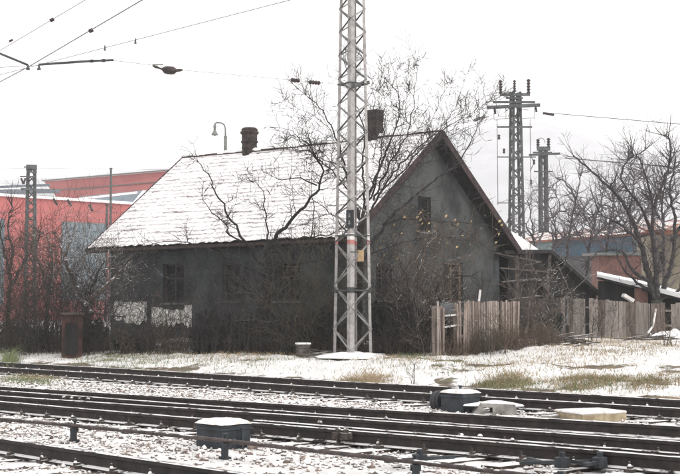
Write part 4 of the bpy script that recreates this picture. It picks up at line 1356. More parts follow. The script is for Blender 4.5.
for u0 in (.12, .3, .45, .62, .8):
    mb = MB(); mb.poly([W3(u0, 1.6, .05), W3(u0 + .07, 1.6, .05), W3(u0 + .07, 2.9, .05), W3(u0, 2.9, .05)], [], nn3 * .04); mb.build('window', M['glass'], t)
t = thing('beige_house', P(670, 310, 68), 'beige rendered house behind the tangled tree at right edge', 'house')
a4, b4 = P(650, 235, 69), P(760, 235, 66)
mb = MB(); mb.poly([Vector((a4.x, a4.y, .2)), Vector((b4.x, b4.y, .2)), Vector((b4.x, b4.y, a4.z)), Vector((a4.x, a4.y, a4.z))], [], Vector((.3, 7, 0))); mb.build('wall', M['beige'], t)
for (x0, x1) in ((658, 664), (673, 679)):
    c0, c1 = P(x0, 252, 68.6), P(x1, 272, 68.4); mb = MB(); mb.box(((c0.x + c1.x) / 2, 68.55, (c0.z + c1.z) / 2), (c1.x - c0.x, .1, c0.z - c1.z)); mb.build('window', M['glass'], t)
mb = MB(); c0, c1 = P(646, 232, 68), P(762, 232, 65)
mb.poly([c0, c1, c1 + Vector((0, 0, .12)), c0 + Vector((0, 0, .12))], [], Vector((.2, 5, .8))); mb.build('roof', M['tilered'], t)
t = thing('brick_hut', P(620, 300, 60), 'small pink brick hut behind the snowy shed roof', 'hut')
c0, c1 = P(599, 255.5, 61), P(641, 255.5, 59.5)
mb = MB(); mb.poly([Vector((c0.x, c0.y, .2)), Vector((c1.x, c1.y, .2)), Vector((c1.x, c1.y, c0.z)), Vector((c0.x, c0.y, c0.z))], [], Vector((.2, 3, 0))); mb.build('wall', M['redbrick'], t)
mb = MB(); mb.poly([c0 + Vector((-.2, -.2, 0)), c1 + Vector((.2, -.2, 0)), c1 + Vector((.2, -.2, .12)), c0 + Vector((-.2, -.2, .12))], [], Vector((0, 3.4, .1))); mb.build('roof', M['lampmetal'], t)

# ------------------------------------------------------------------ bare trees
class Tree:
    def __init__(self, seed):
        self.g = random.Random(seed); self.trunk = MB(); self.crown = MB(); self.tw = 0; self.cm = 1.35; self.rm = 1.25; self.curl = .42

    def twig(self, p, d, L, r, lvl, up=.1, jit=.22, child=1.0, minr=.0052):
        g = self.g
        n = max(3, int(L / (.14 if lvl else .2)) + 1); n = min(n, 12)
        pts = [Vector(p)]; dd = d.normalized(); st = L / n
        for i in range(n):
            dd = (dd + Vector((g.gauss(0, jit), g.gauss(0, jit), g.gauss(0, jit) + up)) * self.curl).normalized()
            pts.append(pts[-1] + dd * st)
        rad = [max(minr, r * (1 - .8 * i / n)) for i in range(n + 1)]
        self.crown.tube(pts, rad, 5 if r > .02 else 3, cap=False)
        self.tw += 1
        if lvl > 0:
            k = int(round(L * (3.2 if lvl == 1 else 2.6) * child * self.cm + g.random()))
            for _ in range(k):
                i = g.randint(1, n); q = pts[i]
                side = Vector((g.gauss(0, 1), g.gauss(0, 1), g.gauss(0, 1) + up * 2)); td = (pts[i] - pts[i - 1]).normalized()
                side = (side - td * side.dot(td)).normalized()
                nd = (td * g.uniform(.3, 1.0) + side * g.uniform(.6, 1.1)).normalized()
                self.twig(q, nd, L * g.uniform(.28, .6), max(minr, rad[i] * .55), lvl - 1, up, jit, child, minr)

    def limb(self, pix, r0, r1, lvl=2, dens=2.0, tl=1.0, up=.12, into='crown', jit=.22, tr=None, wob=.022):
        """a main limb through photo pixels (px, py, Y), smoothed, with twigs along it"""
        g = self.g; r0 *= self.rm; r1 *= self.rm; dens *= self.cm; tr = tr and tr * self.rm
        ctrl = [P(*q) for q in pix]; pts = []
        for i in range(len(ctrl) - 1):
            p0 = ctrl[max(i - 1, 0)]; p1, p2 = ctrl[i], ctrl[i + 1]; p3 = ctrl[min(i + 2, len(ctrl) - 1)]
            m = max(3, int((p2 - p1).length / .14))
            for k in range(m):
                u = k / m
                q = .5 * ((2 * p1) + (p2 - p0) * u + (2 * p0 - 5 * p1 + 4 * p2 - p3) * u * u + (3 * p1 - p0 - 3 * p2 + p3) * u ** 3)
                pts.append(q + Vector((g.gauss(0, wob), g.gauss(0, wob), g.gauss(0, wob))))
        pts.append(ctrl[-1]); n = len(pts)
        rad = [r0 + (r1 - r0) * (i / (n - 1)) ** .8 for i in range(n)]
        (self.trunk if into == 'trunk' else self.crown).tube(pts, rad, 9 if r0 > .05 else 6)
        Ltot = sum((pts[i + 1] - pts[i]).length for i in range(n - 1))
        for _ in range(int(Ltot * dens)):
            i = g.randint(max(1, n // 6), n - 1); td = (pts[i] - pts[i - 1]).normalized()
            side = Vector((g.gauss(0, 1), g.gauss(0, 1), g.gauss(0, 1) + up * 3)); side = (side - td * side.dot(td)).normalized()
            nd = (td * g.uniform(.2, .9) + side).normalized()
            self.twig(pts[i], nd, tl * g.uniform(.35, 1.1), tr or min(.013, max(.005, rad[i] * .45)), lvl - 1, up, jit)
        if lvl > 0:
            for _ in range(3):
                self.twig(pts[-1], (pts[-1] - pts[-2]).normalized() + Vector((g.gauss(0, .3), g.gauss(0, .3), g.gauss(0, .3))), tl * g.uniform(.5, .9), min(r1, .012), lvl - 1, up, jit)
        return pts

    def done(self, name, label, base, group, bark, twigbark=None, cat='tree'):
        t = thing(name, (base.x, base.y, G(base.x, base.y)), label, cat, group)
        if self.trunk.v: self.trunk.build('trunk', bark, t, smooth=True)
        self.crown.build('crown', twigbark or bark, t)
        return t


def yy(pts, Y, amp=.0, g=None):
    return [(a[0], a[1], (a[2] if len(a) > 2 else Y)) for a in pts]


# tree before the long wall
T = Tree(21); Y = 37.2
T.limb(yy([(260, 353), (262, 325), (266, 295), (269, 268), (268, 245)], Y), .24, .075, 1, 1.2, .8, into='trunk'); T.cm = 2.6; T.rm = .85; T.curl = .36
T.limb([(268, 247, Y), (285, 227, Y - .2), (304, 207, Y - .4), (318, 189, Y - .6), (322, 172, Y - .6), (316, 158, Y - .5), (304, 150, Y - .3)], .072, .02, 2, 3.2, .9)
T.limb([(268, 247, Y), (266, 226, Y + .3), (265, 206, Y + .5), (262, 190, Y + .6), (255, 182, Y + .8)], .035, .010, 2, 3.0, .7)
T.limb([(266, 272, Y), (248, 246, Y - .2), (236, 226, Y - .4), (222, 205, Y - .6), (210, 181, Y - .7), (198, 162, Y - .8)], .06, .012, 2, 2.4, .6)
T.limb([(245, 242, Y - .2), (229, 236, Y), (226, 224, Y + .1), (212, 213, Y + .1), (202, 196, Y + .2)], .035, .01, 2, 2.6, .5)
T.limb([(268, 255, Y), (292, 241, Y - .2), (314, 237, Y - .4), (336, 232, Y - .6), (348, 222, Y - .8)], .05, .012, 2, 2.2, .6)
T.limb([(311, 238, Y - .3), (314, 218, Y - .3), (312, 190, Y - .3), (312, 162, Y - .2)], .022, .008, 1, 2.2, .4)
T.limb([(264, 275, Y), (235, 262, Y - .4), (205, 247, Y - .7), (176, 240, Y - .9), (150, 245, Y - 1)], .045, .01, 2, 2.6, .6, up=-.02)
T.limb([(266, 300, Y), (276, 290, Y - .2), (283, 268, Y - .3), (278, 248, Y - .3)], .04, .02, 2, 2.4, .6)
T.limb([(264, 310, Y), (240, 285, Y - .4), (215, 270, Y - .6), (190, 268, Y - .8)], .04, .01, 2, 2.8, .7)
T.limb([(266, 285, Y), (300, 265, Y - .3), (325, 262, Y - .5), (345, 268, Y - .6)], .035, .01, 2, 2.8, .7)
T.limb([(316, 185, Y - .6), (300, 178, Y - .5), (283, 180, Y - .4), (272, 176, Y - .3)], .03, .01, 2, 2.8, .5)
T.limb([(320, 165, Y - .6), (312, 148, Y - .5), (300, 138, Y - .4), (288, 140, Y - .3)], .028, .008, 2, 4.2, .6)
T.limb([(318, 160, Y - .6), (310, 140, Y - .5), (306, 125, Y - .4)], .02, .007, 2, 3.6, .6)
T.done('bare_tree', 'dark crooked bare tree before the long wall, arching over the roof', P(260, 353, Y), 'bare trees around the house', M['bark'])

# tree behind the mast
T = Tree(33); Y = 37.6; T.cm = 2.5; T.rm = .72; T.curl = .28
T.limb(yy([(358, 352), (358, 315), (359, 280), (360, 245), (362, 222)], Y), .19, .15, 1, 1.0, .8, into='trunk')
L = [
    ([(362, 224), (352, 195), (345, 168), (336, 137), (320, 108), (302, 92)], .075, .012, 2.2, .8),
    ([(361, 230), (364, 195), (362, 165), (364, 130), (352, 95), (346, 66)], .065, .01, 2.2, .8),
    ([(362, 224), (371, 192), (382, 160), (398, 118), (396, 78)], .075, .01, 2.4, .9),
    ([(364, 222), (384, 186), (405, 160), (434, 135), (462, 118), (490, 102)], .06, .008, 2.4, .9),
    ([(374, 200), (392, 160), (410, 125), (415, 92), (418, 66)], .05, .008, 2.2, .9),
    ([(380, 192), (402, 172), (420, 150), (452, 128), (478, 110)], .04, .007, 2.2, .8),
    ([(368, 205), (378, 170), (384, 130), (384, 96)], .045, .008, 2.2, .8),
    ([(352, 195), (332, 172), (310, 150), (292, 132), (280, 128)], .04, .008, 3.0, .7),
    ([(345, 168), (326, 160), (300, 152), (284, 150)], .03, .007, 3.0, .6),
    ([(376, 214), (398, 190), (414, 168), (432, 150)], .035, .008, 2.4, .7),
    ([(360, 250), (342, 225), (322, 205), (300, 195)], .04, .008, 2.2, .7),
]
for pix, r0, r1, dn, tl in L:
    k = T.g.uniform(-1.2, .6)
    T.limb([(a, b, Y + k * i / len(pix)) for i, (a, b) in enumerate(pix)], r0, r1, 2, dn * .85, tl, up=.16, jit=.13, tr=.013)
# long thin upright shoots
for pix, r0 in (([(352, 110), (349, 85), (352, 62)], .014), ([(372, 160), (380, 120), (378, 92), (384, 66)], .016), ([(398, 118), (408, 95), (414, 70)], .016),
                ([(384, 186), (398, 155), (402, 125), (410, 96), (408, 70)], .018), ([(405, 160), (428, 128), (440, 100), (450, 84)], .016),
                ([(410, 158), (440, 130), (470, 105), (500, 92)], .015), ([(420, 150), (450, 135), (480, 122), (508, 116)], .015),
                ([(398, 172), (425, 150), (450, 138), (476, 126)], .015), ([(345, 168), (330, 130), (312, 100), (300, 82)], .015),
                ([(352, 195), (330, 160), (306, 135), (290, 116)], .015), ([(364, 130), (375, 105), (372, 80), (366, 60)], .014),
                ([(336, 137), (318, 118), (296, 108), (284, 100)], .012), ([(376, 200), (404, 178), (432, 160), (462, 150)], .015),
                ([(380, 192), (388, 150), (394, 118), (388, 88)], .016), ([(434, 135), (455, 108), (462, 88), (468, 72)], .013)):
    T.limb([(a, b, Y + T.g.uniform(-.5, .5)) for a, b in pix], r0, .006, 2, 3.4, .55, up=.18, jit=.10, tr=.006, wob=.02)
# the limbs that cross the gable
T.limb([(361, 262, Y), (374, 240, Y - .2), (392, 216, Y - .5), (414, 198, Y - .8), (438, 178, Y - 1.1), (456, 166, Y - 1.3), (468, 148, Y - 1.4), (477, 128, Y - 1.5)], .085, .014, 2, 1.4, .8)
pl = T.limb([(372, 244, Y - .2), (392, 222, Y - .4), (420, 219, Y - .8), (450, 222, Y - 1.1), (480, 224, Y - 1.3), (503, 231, Y - 1.4)], .055, .012, 2, 1.8, .6)
pl2 = T.limb([(361, 258, Y), (384, 249, Y - .3), (406, 242, Y - .6), (434, 237, Y - .8), (464, 240, Y - 1)], .03, .009, 2, 2.0, .6)
T.limb([(450, 222, Y - 1.1), (470, 235, Y - 1.2), (495, 252, Y - 1.3), (516, 262, Y - 1.4), (528, 278, Y - 1.5)], .025, .008, 2, 2.0, .5)
T.limb([(361, 285, Y), (350, 262, Y - .2), (328, 250, Y - .4), (300, 245, Y - .5), (280, 250, Y - .6)], .035, .01, 2, 2.4, .7)
tt = T.done('bare_tree', 'large bare tree with fanning upright branches directly behind the mast', P(358, 352, Y), 'bare trees around the house', M['bark'], M['barkgrey'])
mb = MB(); g = random.Random(77)
for k in range(60):
    src = g.choice([pl, pl, pl2]); q = src[g.randint(len(src) // 4, len(src) - 1)] + Vector((g.gauss(0, .22), g.gauss(0, .22), g.gauss(-.02, .24)))
    s = g.uniform(.03, .055); a_ = Vector((g.gauss(0, 1), g.gauss(0, 1), g.gauss(0, 1))).normalized(); b_ = a_.orthogonal().normalized(); c_ = a_.cross(b_)
    mb.add([q - b_ * s * 1.2, q - c_ * s * .7 + a_ * s * .2, q + b_ * s * 1.2, q + c_ * s * .7 + a_ * s * .2], [(0, 1, 2, 3)])
mb.build('last_leaves', M['leafy'], tt)

# tangled tree at the right edge
T = Tree(44); Y = 52.0
base = P(658, 330, Y)
T.limb(yy([(658, 334), (658, 318), (657, 300)], Y), .22, .18, 0, 0, 1, into='trunk')
L = [
    ([(657, 302), (648, 272), (640, 242), (626, 208), (604, 182), (586, 166), (573, 155)], .12, .02, 2.6, 1.2),
    ([(657, 302), (656, 262), (652, 232), (657, 200), (668, 168), (670, 140), (666, 136)], .11, .016, 3.0, 1.2),
    ([(658, 300), (672, 262), (675, 225), (670, 190), (676, 160)], .10, .02, 3.0, 1.2),
    ([(655, 300), (648, 282), (630, 268), (622, 252), (600, 251), (588, 262)], .08, .014, 2.8, 1.0),
    ([(652, 292), (640, 285), (624, 270), (617, 256)], .06, .014, 2.8, .9),
    ([(654, 240), (640, 205), (622, 180), (628, 160), (645, 150)], .06, .012, 3.2, 1.1),
    ([(655, 215), (648, 185), (640, 160), (632, 148)], .05, .01, 3.2, 1.1),
    ([(640, 242), (620, 225), (600, 215), (580, 215)], .05, .01, 3.2, 1.1),
    ([(672, 240), (690, 210), (700, 170)], .07, .014, 3.0, 1.2),
    ([(660, 300), (690, 285), (712, 270)], .07, .02, 2.2, 1.1),
]
for pix, r0, r1, dn, tl in L:
    k = T.g.uniform(-1.6, 1.2)
    T.limb([(a, b, Y + k * i / len(pix)) for i, (a, b) in enumerate(pix)], r0, r1, 2, dn, tl, up=.10, jit=.2, tr=.018)
T.done('bare_tree', 'tangled bare tree with arching mossy stems at the right edge', base, 'bare trees around the house', M['barkgreen'], M['barkgrey'])

# other trees: short recipes (pixel of foot, depth, pixel top, lean, bark)
def simple_tree(seed, stems, Y, label, bark, twig, dens=2.6, tl=1.0, group='bare trees around the house', tr=.014, name='bare_tree', r0=.09, cat='tree', lvl=2, ntr=1):
    T = Tree(seed)
    for i, s_ in enumerate(stems):
        T.limb([(a, b, Y + T.g.uniform(-.4, .4)) for a, b in s_], r0 * (1 if i == 0 else .6), .012, lvl, dens, tl, into='trunk' if i < ntr else 'crown', up=.12, tr=tr)
    return T.done(name, label, P(stems[0][0][0], stems[0][0][1], Y), group, bark, twig, cat)


simple_tree(51, [[(7, 345), (9, 305), (10, 275), (4, 250), (0, 225)], [(10, 275), (12, 250), (8, 228), (12, 205)], [(10, 290), (24, 262), (34, 250), (40, 230)]], 45, 'slim crooked tree at the left edge before the red hall', M['bark'], M['barkgrey'], 5.0, .9)
simple_tree(52, [[(90, 348), (88, 320), (91, 296), (96, 278), (104, 262)], [(90, 315), (76, 285), (66, 262), (60, 240)], [(92, 300), (110, 282), (124, 268)]], 41, 'short thick-stemmed bare tree left of the house corner', M['bark'], M['barkpale'], 7.0, .9, r0=.16)
simple_tree(53, [[(46, 345), (48, 300), (52, 265), (48, 240)], [(48, 290), (38, 262), (30, 248)], [(48, 285), (64, 260), (72, 238)]], 50, 'thin bushy bare tree before the red hall wall', M['barkgrey'], M['barkpale'], 6.5, 1.0)
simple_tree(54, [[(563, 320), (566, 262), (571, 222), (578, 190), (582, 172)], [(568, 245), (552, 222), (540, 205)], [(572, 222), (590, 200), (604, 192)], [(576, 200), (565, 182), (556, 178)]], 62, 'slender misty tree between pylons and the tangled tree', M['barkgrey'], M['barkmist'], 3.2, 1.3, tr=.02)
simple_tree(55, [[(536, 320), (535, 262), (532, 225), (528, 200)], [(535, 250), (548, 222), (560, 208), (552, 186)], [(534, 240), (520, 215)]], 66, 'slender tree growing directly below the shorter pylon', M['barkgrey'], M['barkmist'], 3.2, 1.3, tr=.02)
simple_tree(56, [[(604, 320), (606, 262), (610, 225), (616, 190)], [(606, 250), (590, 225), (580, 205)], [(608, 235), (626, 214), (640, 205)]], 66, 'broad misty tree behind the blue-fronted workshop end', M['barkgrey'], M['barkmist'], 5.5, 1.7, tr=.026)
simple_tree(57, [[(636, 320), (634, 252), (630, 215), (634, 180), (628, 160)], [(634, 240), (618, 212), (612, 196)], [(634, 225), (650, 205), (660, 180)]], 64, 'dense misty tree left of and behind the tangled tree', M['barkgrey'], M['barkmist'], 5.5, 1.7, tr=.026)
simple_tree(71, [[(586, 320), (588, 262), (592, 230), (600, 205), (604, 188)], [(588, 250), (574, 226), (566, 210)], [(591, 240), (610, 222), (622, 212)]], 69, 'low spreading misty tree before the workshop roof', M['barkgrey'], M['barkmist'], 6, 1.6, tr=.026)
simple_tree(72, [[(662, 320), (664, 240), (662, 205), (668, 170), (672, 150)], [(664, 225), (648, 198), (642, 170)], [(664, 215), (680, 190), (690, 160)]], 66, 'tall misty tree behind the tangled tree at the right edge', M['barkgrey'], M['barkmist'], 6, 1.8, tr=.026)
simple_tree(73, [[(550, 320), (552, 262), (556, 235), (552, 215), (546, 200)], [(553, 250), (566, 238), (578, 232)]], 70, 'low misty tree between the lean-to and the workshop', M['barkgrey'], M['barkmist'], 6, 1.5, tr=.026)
simple_tree(58, [[(412, 350), (410, 312), (406, 280), (398, 258)], [(410, 320), (418, 285), (424, 258), (428, 244)], [(410, 310), (394, 290), (384, 272)], [(411, 325), (430, 300), (440, 285)], [(411, 330), (404, 290), (410, 262)]], 36.8, 'bushy young tree with thin upright stems before the gable', M['barkgrey'], M['barkpale'], 4.2, .7, r0=.05, tr=.009)
simple_tree(59, [[(447, 352), (446, 322), (440, 300), (438, 286), (452, 277), (470, 276)], [(446, 315), (430, 300), (422, 290)]], 35.6, 'small hooked dark sapling before the gable window', M['bark'], M['bark'], 2.0, .4, r0=.035, tr=.007)
simple_tree(60, [[(526, 335), (530, 305), (540, 285), (552, 276)], [(528, 320), (520, 296), (508, 284)], [(530, 305), (536, 280), (530, 262)]], 44, 'bare sapling in front of the dark lean-to', M['barkpale'], M['barkpale'], 3.6, .8, r0=.04, tr=.01)


# shrubs: many stems from one foot
def shrub(px, py, Y, hgt, wid, n, seed, label, bark, dens=1.0, lvl=2, name='bare_shrub', group='bare shrubs before the house', cat='shrub', r=.010):
    T = Tree(seed); q = P(px, py, Y); z0 = G(q.x, q.y)
    for k in range(int(n * .5)):
        b = Vector((q.x + T.g.gauss(0, wid * .3), q.y + T.g.gauss(0, wid * .3), z0 - .03))
        d = Vector((T.g.gauss(0, .33), T.g.gauss(0, .33), 1))
        T.twig(b, d, hgt * T.g.uniform(.5, 1.3), r, lvl, .10, .16, dens, .0042)
    t = thing(name, (q.x, q.y, z0), label, cat, group)
    T.crown.build('stems', bark, t)
    return t


SH = [
    (18, 346, 42, 1.8, 1.2, 26, 'tangled shrub at the far left beside the crooked tree', 'olive'),
    (38, 347, 41, 2.6, 1.4, 56, 'tangled shrub below the dark line mast', 'barkgrey'),
    (58, 348, 40.5, 1.7, 1.0, 26, 'shrub just left of the rusty hutch', 'bark'),
    (84, 349, 39.4, 1.9, .9, 26, 'dark shrub just right of the rusty hutch', 'bark'),
    (106, 347, 40.0, 1.6, .9, 18, 'shrub rising over the left house corner', 'barkgrey'),
    (128, 349, 38.6, .8, 1.1, 16, 'low shrub before the left white plaster', 'rusty'),
    (158, 349, 38.2, 1.9, 1.1, 28, 'dense shrub before the left window', 'bark'),
    (178, 350, 37.8, 1.3, .9, 22, 'low brown shrub right of the left window', 'rusty'),
    (203, 350, 37.3, 1.9, 1.1, 30, 'dense shrub left of the dark paling fence end', 'bark'),
    (232, 351, 36.9, 2.2, 1.1, 30, 'tall shrub left of the crooked tree trunk', 'barkgrey'),
    (283, 352, 36.4, 2.1, 1.1, 30, 'tall shrub right of the crooked tree trunk', 'barkgrey'),
    (308, 352, 36.6, 2.3, 1.1, 30, 'tall shrub behind the pale crate', 'olive'),
    (330, 352, 36.4, 1.9, .9, 24, 'shrub left of the mast, growing behind its leg', 'bark'),
    (386, 353, 35.7, 1.7, .9, 20, 'dense shrub right of the mast before the gable', 'bark'),
    (404, 353, 35.4, 1.5, .9, 18, 'dark shrub left of the short slat fence', 'bark'),
    (428, 353, 34.6, 1.7, .8, 26, 'brown shrub growing through the short slat fence', 'barkpale'),
    (498, 353, 34.3, .95, .8, 34, 'low rusty-brown shrub before the picket fence end', 'rusty'),
    (486, 355, 34.2, .7, .7, 24, 'lowest grey-green shrub before the picket fence', 'barkgreen'),
    (528, 350, 36.5, 1.2, 1.1, 32, 'brown shrub beside the dark gate', 'rusty'),
    (596, 345, 41.5, 1.25, .8, 16, 'thin dark shrub before the right board fence', 'bark'),
    (418, 352, 36.4, 2.7, .8, 22, 'tallest pale upright shrub left of the gable window', 'rusty'),
    (396, 352, 36.9, 2.8, .9, 24, 'tall grey shrub just right of the mast leg', 'barkgrey'),
    (372, 351, 37.2, 2.5, .8, 20, 'grey shrub showing through the mast right of its front leg', 'barkgrey'),
    (148, 346, 40.6, 1.7, .6, 8, 'thin grey shrub against the wall left of the left window', 'barkgrey'),
    (192, 348, 39.4, 1.9, .9, 14, 'thin grey shrub against the wall right of the left window', 'barkgrey'),
    (250, 349, 38.5, 2.0, 1.0, 16, 'thin grey shrub against the wall behind the crooked tree', 'barkgrey'),
    (8, 345, 43.5, 2.9, 1.2, 46, 'tall shrub touching the left edge of the picture', 'olive'),
    (70, 346, 42.5, 2.9, 1.5, 56, 'tall grey shrub rising behind the rusty hutch', 'barkpale'),
    (100, 346, 41.6, 2.3, 1.0, 34, 'tall grey shrub before the grey-blue bay, left of the house', 'barkgrey'),
    (464, 352, 36.2, 1.7, .8, 20, 'shrub behind the narrow slat gate', 'bark'),
    (550, 338, 44, 2.2, 1.2, 22, 'pale shrub before the open front of the lean-to', 'barkpale'),
    (672, 350, 38, .9, .8, 26, 'reddish weeds at the right edge before the snow heap', 'rusty'),
]
for k, (px, py, Y, hg, wd, n, lab, bk_) in enumerate(SH):
    shrub(px, py, Y, hg, wd, n, 100 + k, lab, M[bk_])

# evergreen hedge clumps, low and nearly black
def hedge(px, py, Y, hgt, wid, dep, n, seed, label, material='hedge', name='hedge'):
    g = random.Random(seed); q = P(px, py, Y); z0 = G(q.x, q.y)
    t = thing(name, (q.x, q.y, z0), label, 'hedge', 'low dark hedges')
    mb = MB()
    lumps = [(g.uniform(-.9, .9), g.uniform(-.8, .8), g.uniform(.2, .75), g.uniform(.25, .5)) for _ in range(9)]
    for _ in range(n):
        l = g.choice(lumps); v = Vector((g.gauss(0, 1), g.gauss(0, 1), g.gauss(0, 1))).normalized() * g.uniform(.5, 1.1) * l[3]
        c = Vector((q.x + (l[0] + v.x) * wid / 2, q.y + (l[1] + v.y) * dep / 2, z0 + max(.02, (l[2] + v.z) * hgt)))
        s = g.uniform(.02, .045); a_ = Vector((g.gauss(0, 1), g.gauss(0, 1), g.gauss(0, 1))).normalized(); b_ = a_.orthogonal().normalized(); c_ = a_.cross(b_)
        mb.add([c - b_ * s * 1.4, c - c_ * s, c + b_ * s * 1.4, c + c_ * s], [(0, 1, 2, 3)])
    mb.build('foliage', M[material], t)
    mb = MB()
    for l in lumps: mb.tube([(q.x + l[0] * wid / 6, q.y, z0 - .02), (q.x + l[0] * wid / 2, q.y + l[1] * dep / 2, z0 + l[2] * hgt)], [.02, .006], 5)
    mb.build('stems', M['bark'], t)


hedge(392, 352, 36.2, 1.25, 1.0, 1.0, 7200, 1, 'nearly black hedge behind the paling fence right of the mast')
hedge(418, 352, 36.0, 1.15, .8, .9, 4200, 2, 'nearly black hedge left of the short slat fence')
hedge(455, 353, 34.9, .7, .6, .6, 1800, 3, 'dark hedge under the grey sheet panel')
hedge(300, 351, 37.4, .9, 1.4, .8, 3600, 4, 'dark hedge before the right part of the long wall')
hedge(225, 350, 38.0, .9, 1.4, .8, 3600, 5, 'dark hedge before the middle of the long wall')
hedge(92, 347, 40.6, 1.0, .7, .7, 2600, 6, 'dark ivy clump around the short thick-stemmed tree')
hedge(540, 332, 46.0, .9, 1.3, .8, 2600, 7, 'dark growth at the foot of the boarded gate')
hedge(30, 346, 43.5, .9, 1.6, 1.0, 3600, 8, 'dark growth at the far left behind the shrubs')
hedge(140, 348, 39.4, .55, 1.4, .6, 2200, 9, 'low dark growth at the foot of the white plaster')


# undergrowth: a mass of thin stems nobody could count
def undergrowth(n, f, seed, hmin, hmax, material, name, label, r=.006):
    g = random.Random(seed); mb = MB()
    for _ in range(n):
        px, Y = f(g); x = PX(px, Y); z = G(x, Y); hgt = g.uniform(hmin, hmax)
        d = Vector((g.gauss(0, .25), g.gauss(0, .2), 1)); p0 = Vector((x, Y, z - .03)); pts = [p0]
        for k in range(4):
            d = (d + Vector((g.gauss(0, .18), g.gauss(0, .15), g.gauss(-.03, .12)))).normalized(); pts.append(pts[-1] + d * hgt / 4)
        mb.tube(pts, [r, r * .8, r * .65, r * .5, r * .35], 3, cap=False)
        for _k in range(2):
            q = pts[g.randint(1, 3)]; e = (d + Vector((g.gauss(0, .8), g.gauss(0, .6), g.gauss(.2, .3)))).normalized()
            mb.tube([q, q + e * hgt * .2, q + e * hgt * .38 + Vector((0, 0, .03))], [r * .6, r * .45, r * .3], 3, cap=False)
    return tag(mb.build(name, material), label, 'undergrowth', kind='stuff')


def base_line(px):       # depth of the foot of the growth under photo column px
    return float(np.interp(px, [-40, 60, 120, 200, 330, 440, 520, 600, 700], [44, 40.5, 39.3, 37.7, 36.1, 34.6, 35.2, 40, 42]))


def uf1(g):
    px = g.uniform(-30, 440); return px, base_line(px) + g.uniform(-.2, 1.7)


undergrowth(1900, uf1, 61, .3, 1.0, M['barkgrey'], 'undergrowth', 'dense grey-brown thicket along the foot of the house')
undergrowth(1900, uf1, 62, .2, .9, M['rusty'], 'dead_weeds', 'pale dead weeds mixed into the thicket', .005)


def uf2(g):
    px = g.uniform(445, 560); return px, base_line(px) + g.uniform(-.5, .1)


undergrowth(900, uf2, 63, .2, .7, M['rusty'], 'dead_weeds', 'rusty dead weeds along the picket fence', .005)


def grass(n, f, seed, hmin, hmax, material, name, label, w_=.006):
    g = random.Random(seed); mb = MB()
    for _ in range(n):
        x, y = f(g); z = G(x, y); hgt = g.uniform(hmin, hmax); a = g.uniform(0, math.pi)
        u = Vector((math.cos(a), math.sin(a), 0)) * w_ * g.uniform(.6, 1.4); ln = Vector((g.gauss(0, .8), g.gauss(0, .6), 0)) * hgt
        p0 = Vector((x, y, z - .015))
        m_ = p0 + ln * .35 + Vector((0, 0, hgt * .65)); t_ = p0 + ln + Vector((0, 0, hgt * g.uniform(.75, 1)))
        mb.add([p0 - u, p0 + u, m_ + u * .7, m_ - u * .7, t_], [(0, 1, 2, 3), (3, 2, 4)])
    return tag(mb.build(name, material), label, 'grass', kind='stuff')


def patches(L_):
    def f(g):
        px, py, rx, ry, wgt = g.choices(L_, weights=[l[4] for l in L_])[0]
        qx, qy = g.gauss(px, rx), g.gauss(py, ry)
        hgt_ = .1
        Y = F * (CH - hgt_) / max(12, (qy - HZ)); return PX(qx, Y), Y
    return f


def strip(px, py, Y_):
    return (px, py)


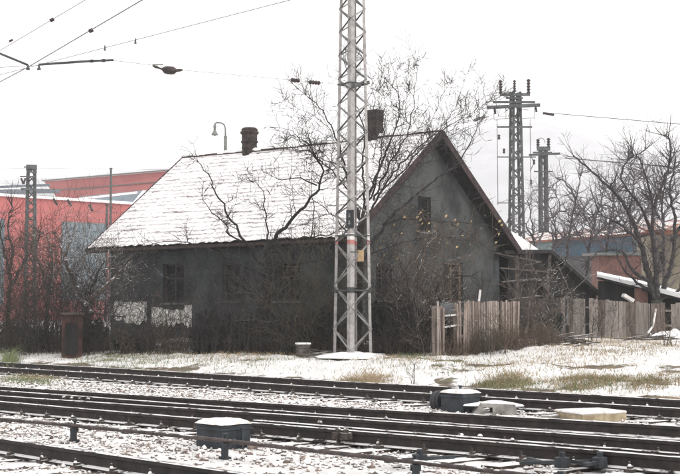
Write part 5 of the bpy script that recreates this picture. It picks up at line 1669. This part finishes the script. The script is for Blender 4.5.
GT = [(365, 377, 14, 1.6, 2.2), (505, 381, 14, 1.6, 2), (590, 383, 22, 2, 2.4), (650, 386, 16, 2, 1.6), (60, 355, 50, 2.5, 2), (240, 362, 40, 2, 1.8), (150, 358, 25, 2, 1.2),
      (470, 362, 25, 2, 1.0), (600, 366, 45, 3, 2.0), (40, 374, 16, 1.5, .8), (395, 366, 30, 3, 1.0), (560, 356, 30, 2, 2.4), (620, 350, 30, 4, 1.6), (540, 372, 60, 4, 1.5), (480, 355, 26, 1.5, 1.6), (650, 358, 26, 3, 1.4), (585, 394, 12, 1.2, .8), (662, 397, 12, 1.2, .7)]
grass(26000, patches(GT), 71, .03, .15, M['grass'], 'dry_grass', 'tan dry grass standing out of the snow on the bank')
GG = [(12, 360, 5, 2, 2), (412, 362, 10, 2, 2), (505, 382, 14, 1.5, 1.6), (110, 360, 20, 2, 1.2), (590, 384, 30, 2, 1.4), (30, 376, 16, 2, 1.2), (600, 340, 12, 2, 1), (150, 362, 30, 2, 1), (250, 366, 40, 2, .8), (440, 370, 60, 3, .8)]
grass(12000, patches(GG), 72, .03, .14, M['greengrass'], 'green_grass', 'dull green grass tufts showing through the snow')
sp = [(11, 356, 2.2, 3, 1)]
g0 = patches([(10, 362, 2.0, 2.0, 1)])
grass(260, g0, 73, .25, .62, M['greengrass'], 'tall_grass_tuft', 'tall green tuft by the far track at the left edge')
for k, (px, py, lab) in enumerate(((413, 374, 'dry brown stalk by the far rail before the short fence'), (31, 356, 'dry brown stalk at the left behind the far track'), (570, 384, 'dry brown stalk in the grass right of centre'))):
    pass
T = Tree(91); q = P(413, 379, 27.2)
for k in range(7): T.twig(Vector((q.x + T.g.gauss(0, .03), q.y, G(q.x, q.y) - .02)), Vector((T.g.gauss(0, .2), 0, 1)), .42, .006, 1, .05, .12, 1.0, .003)
t = thing('dry_stalk', (q.x, q.y, G(q.x, q.y)), 'single dead brown weed behind the far rail left of the drum', 'weed'); T.crown.build('stems', M['barkpale'], t)

# ------------------------------------------------------------------ mist
hm = bpy.data.materials.new('haze'); hm.use_nodes = True
for n_ in list(hm.node_tree.nodes): hm.node_tree.nodes.remove(n_)
vo = hm.node_tree.nodes.new('ShaderNodeVolumePrincipled'); vo.inputs['Color'].default_value = (.95, .95, .965, 1); vo.inputs['Density'].default_value = .0005; vo.inputs['Anisotropy'].default_value = .3
ou = hm.node_tree.nodes.new('ShaderNodeOutputMaterial'); hm.node_tree.links.new(vo.outputs[0], ou.inputs['Volume'])
zmax = 318.0
mb = MB(); mb.box((0, 1390, (zmax - 2.5) / 2), (5200, 3180, zmax + 2.5))
hz = mb.build('haze', hm); tag(hz, 'pale winter mist that whitens far things', 'haze', kind='stuff')
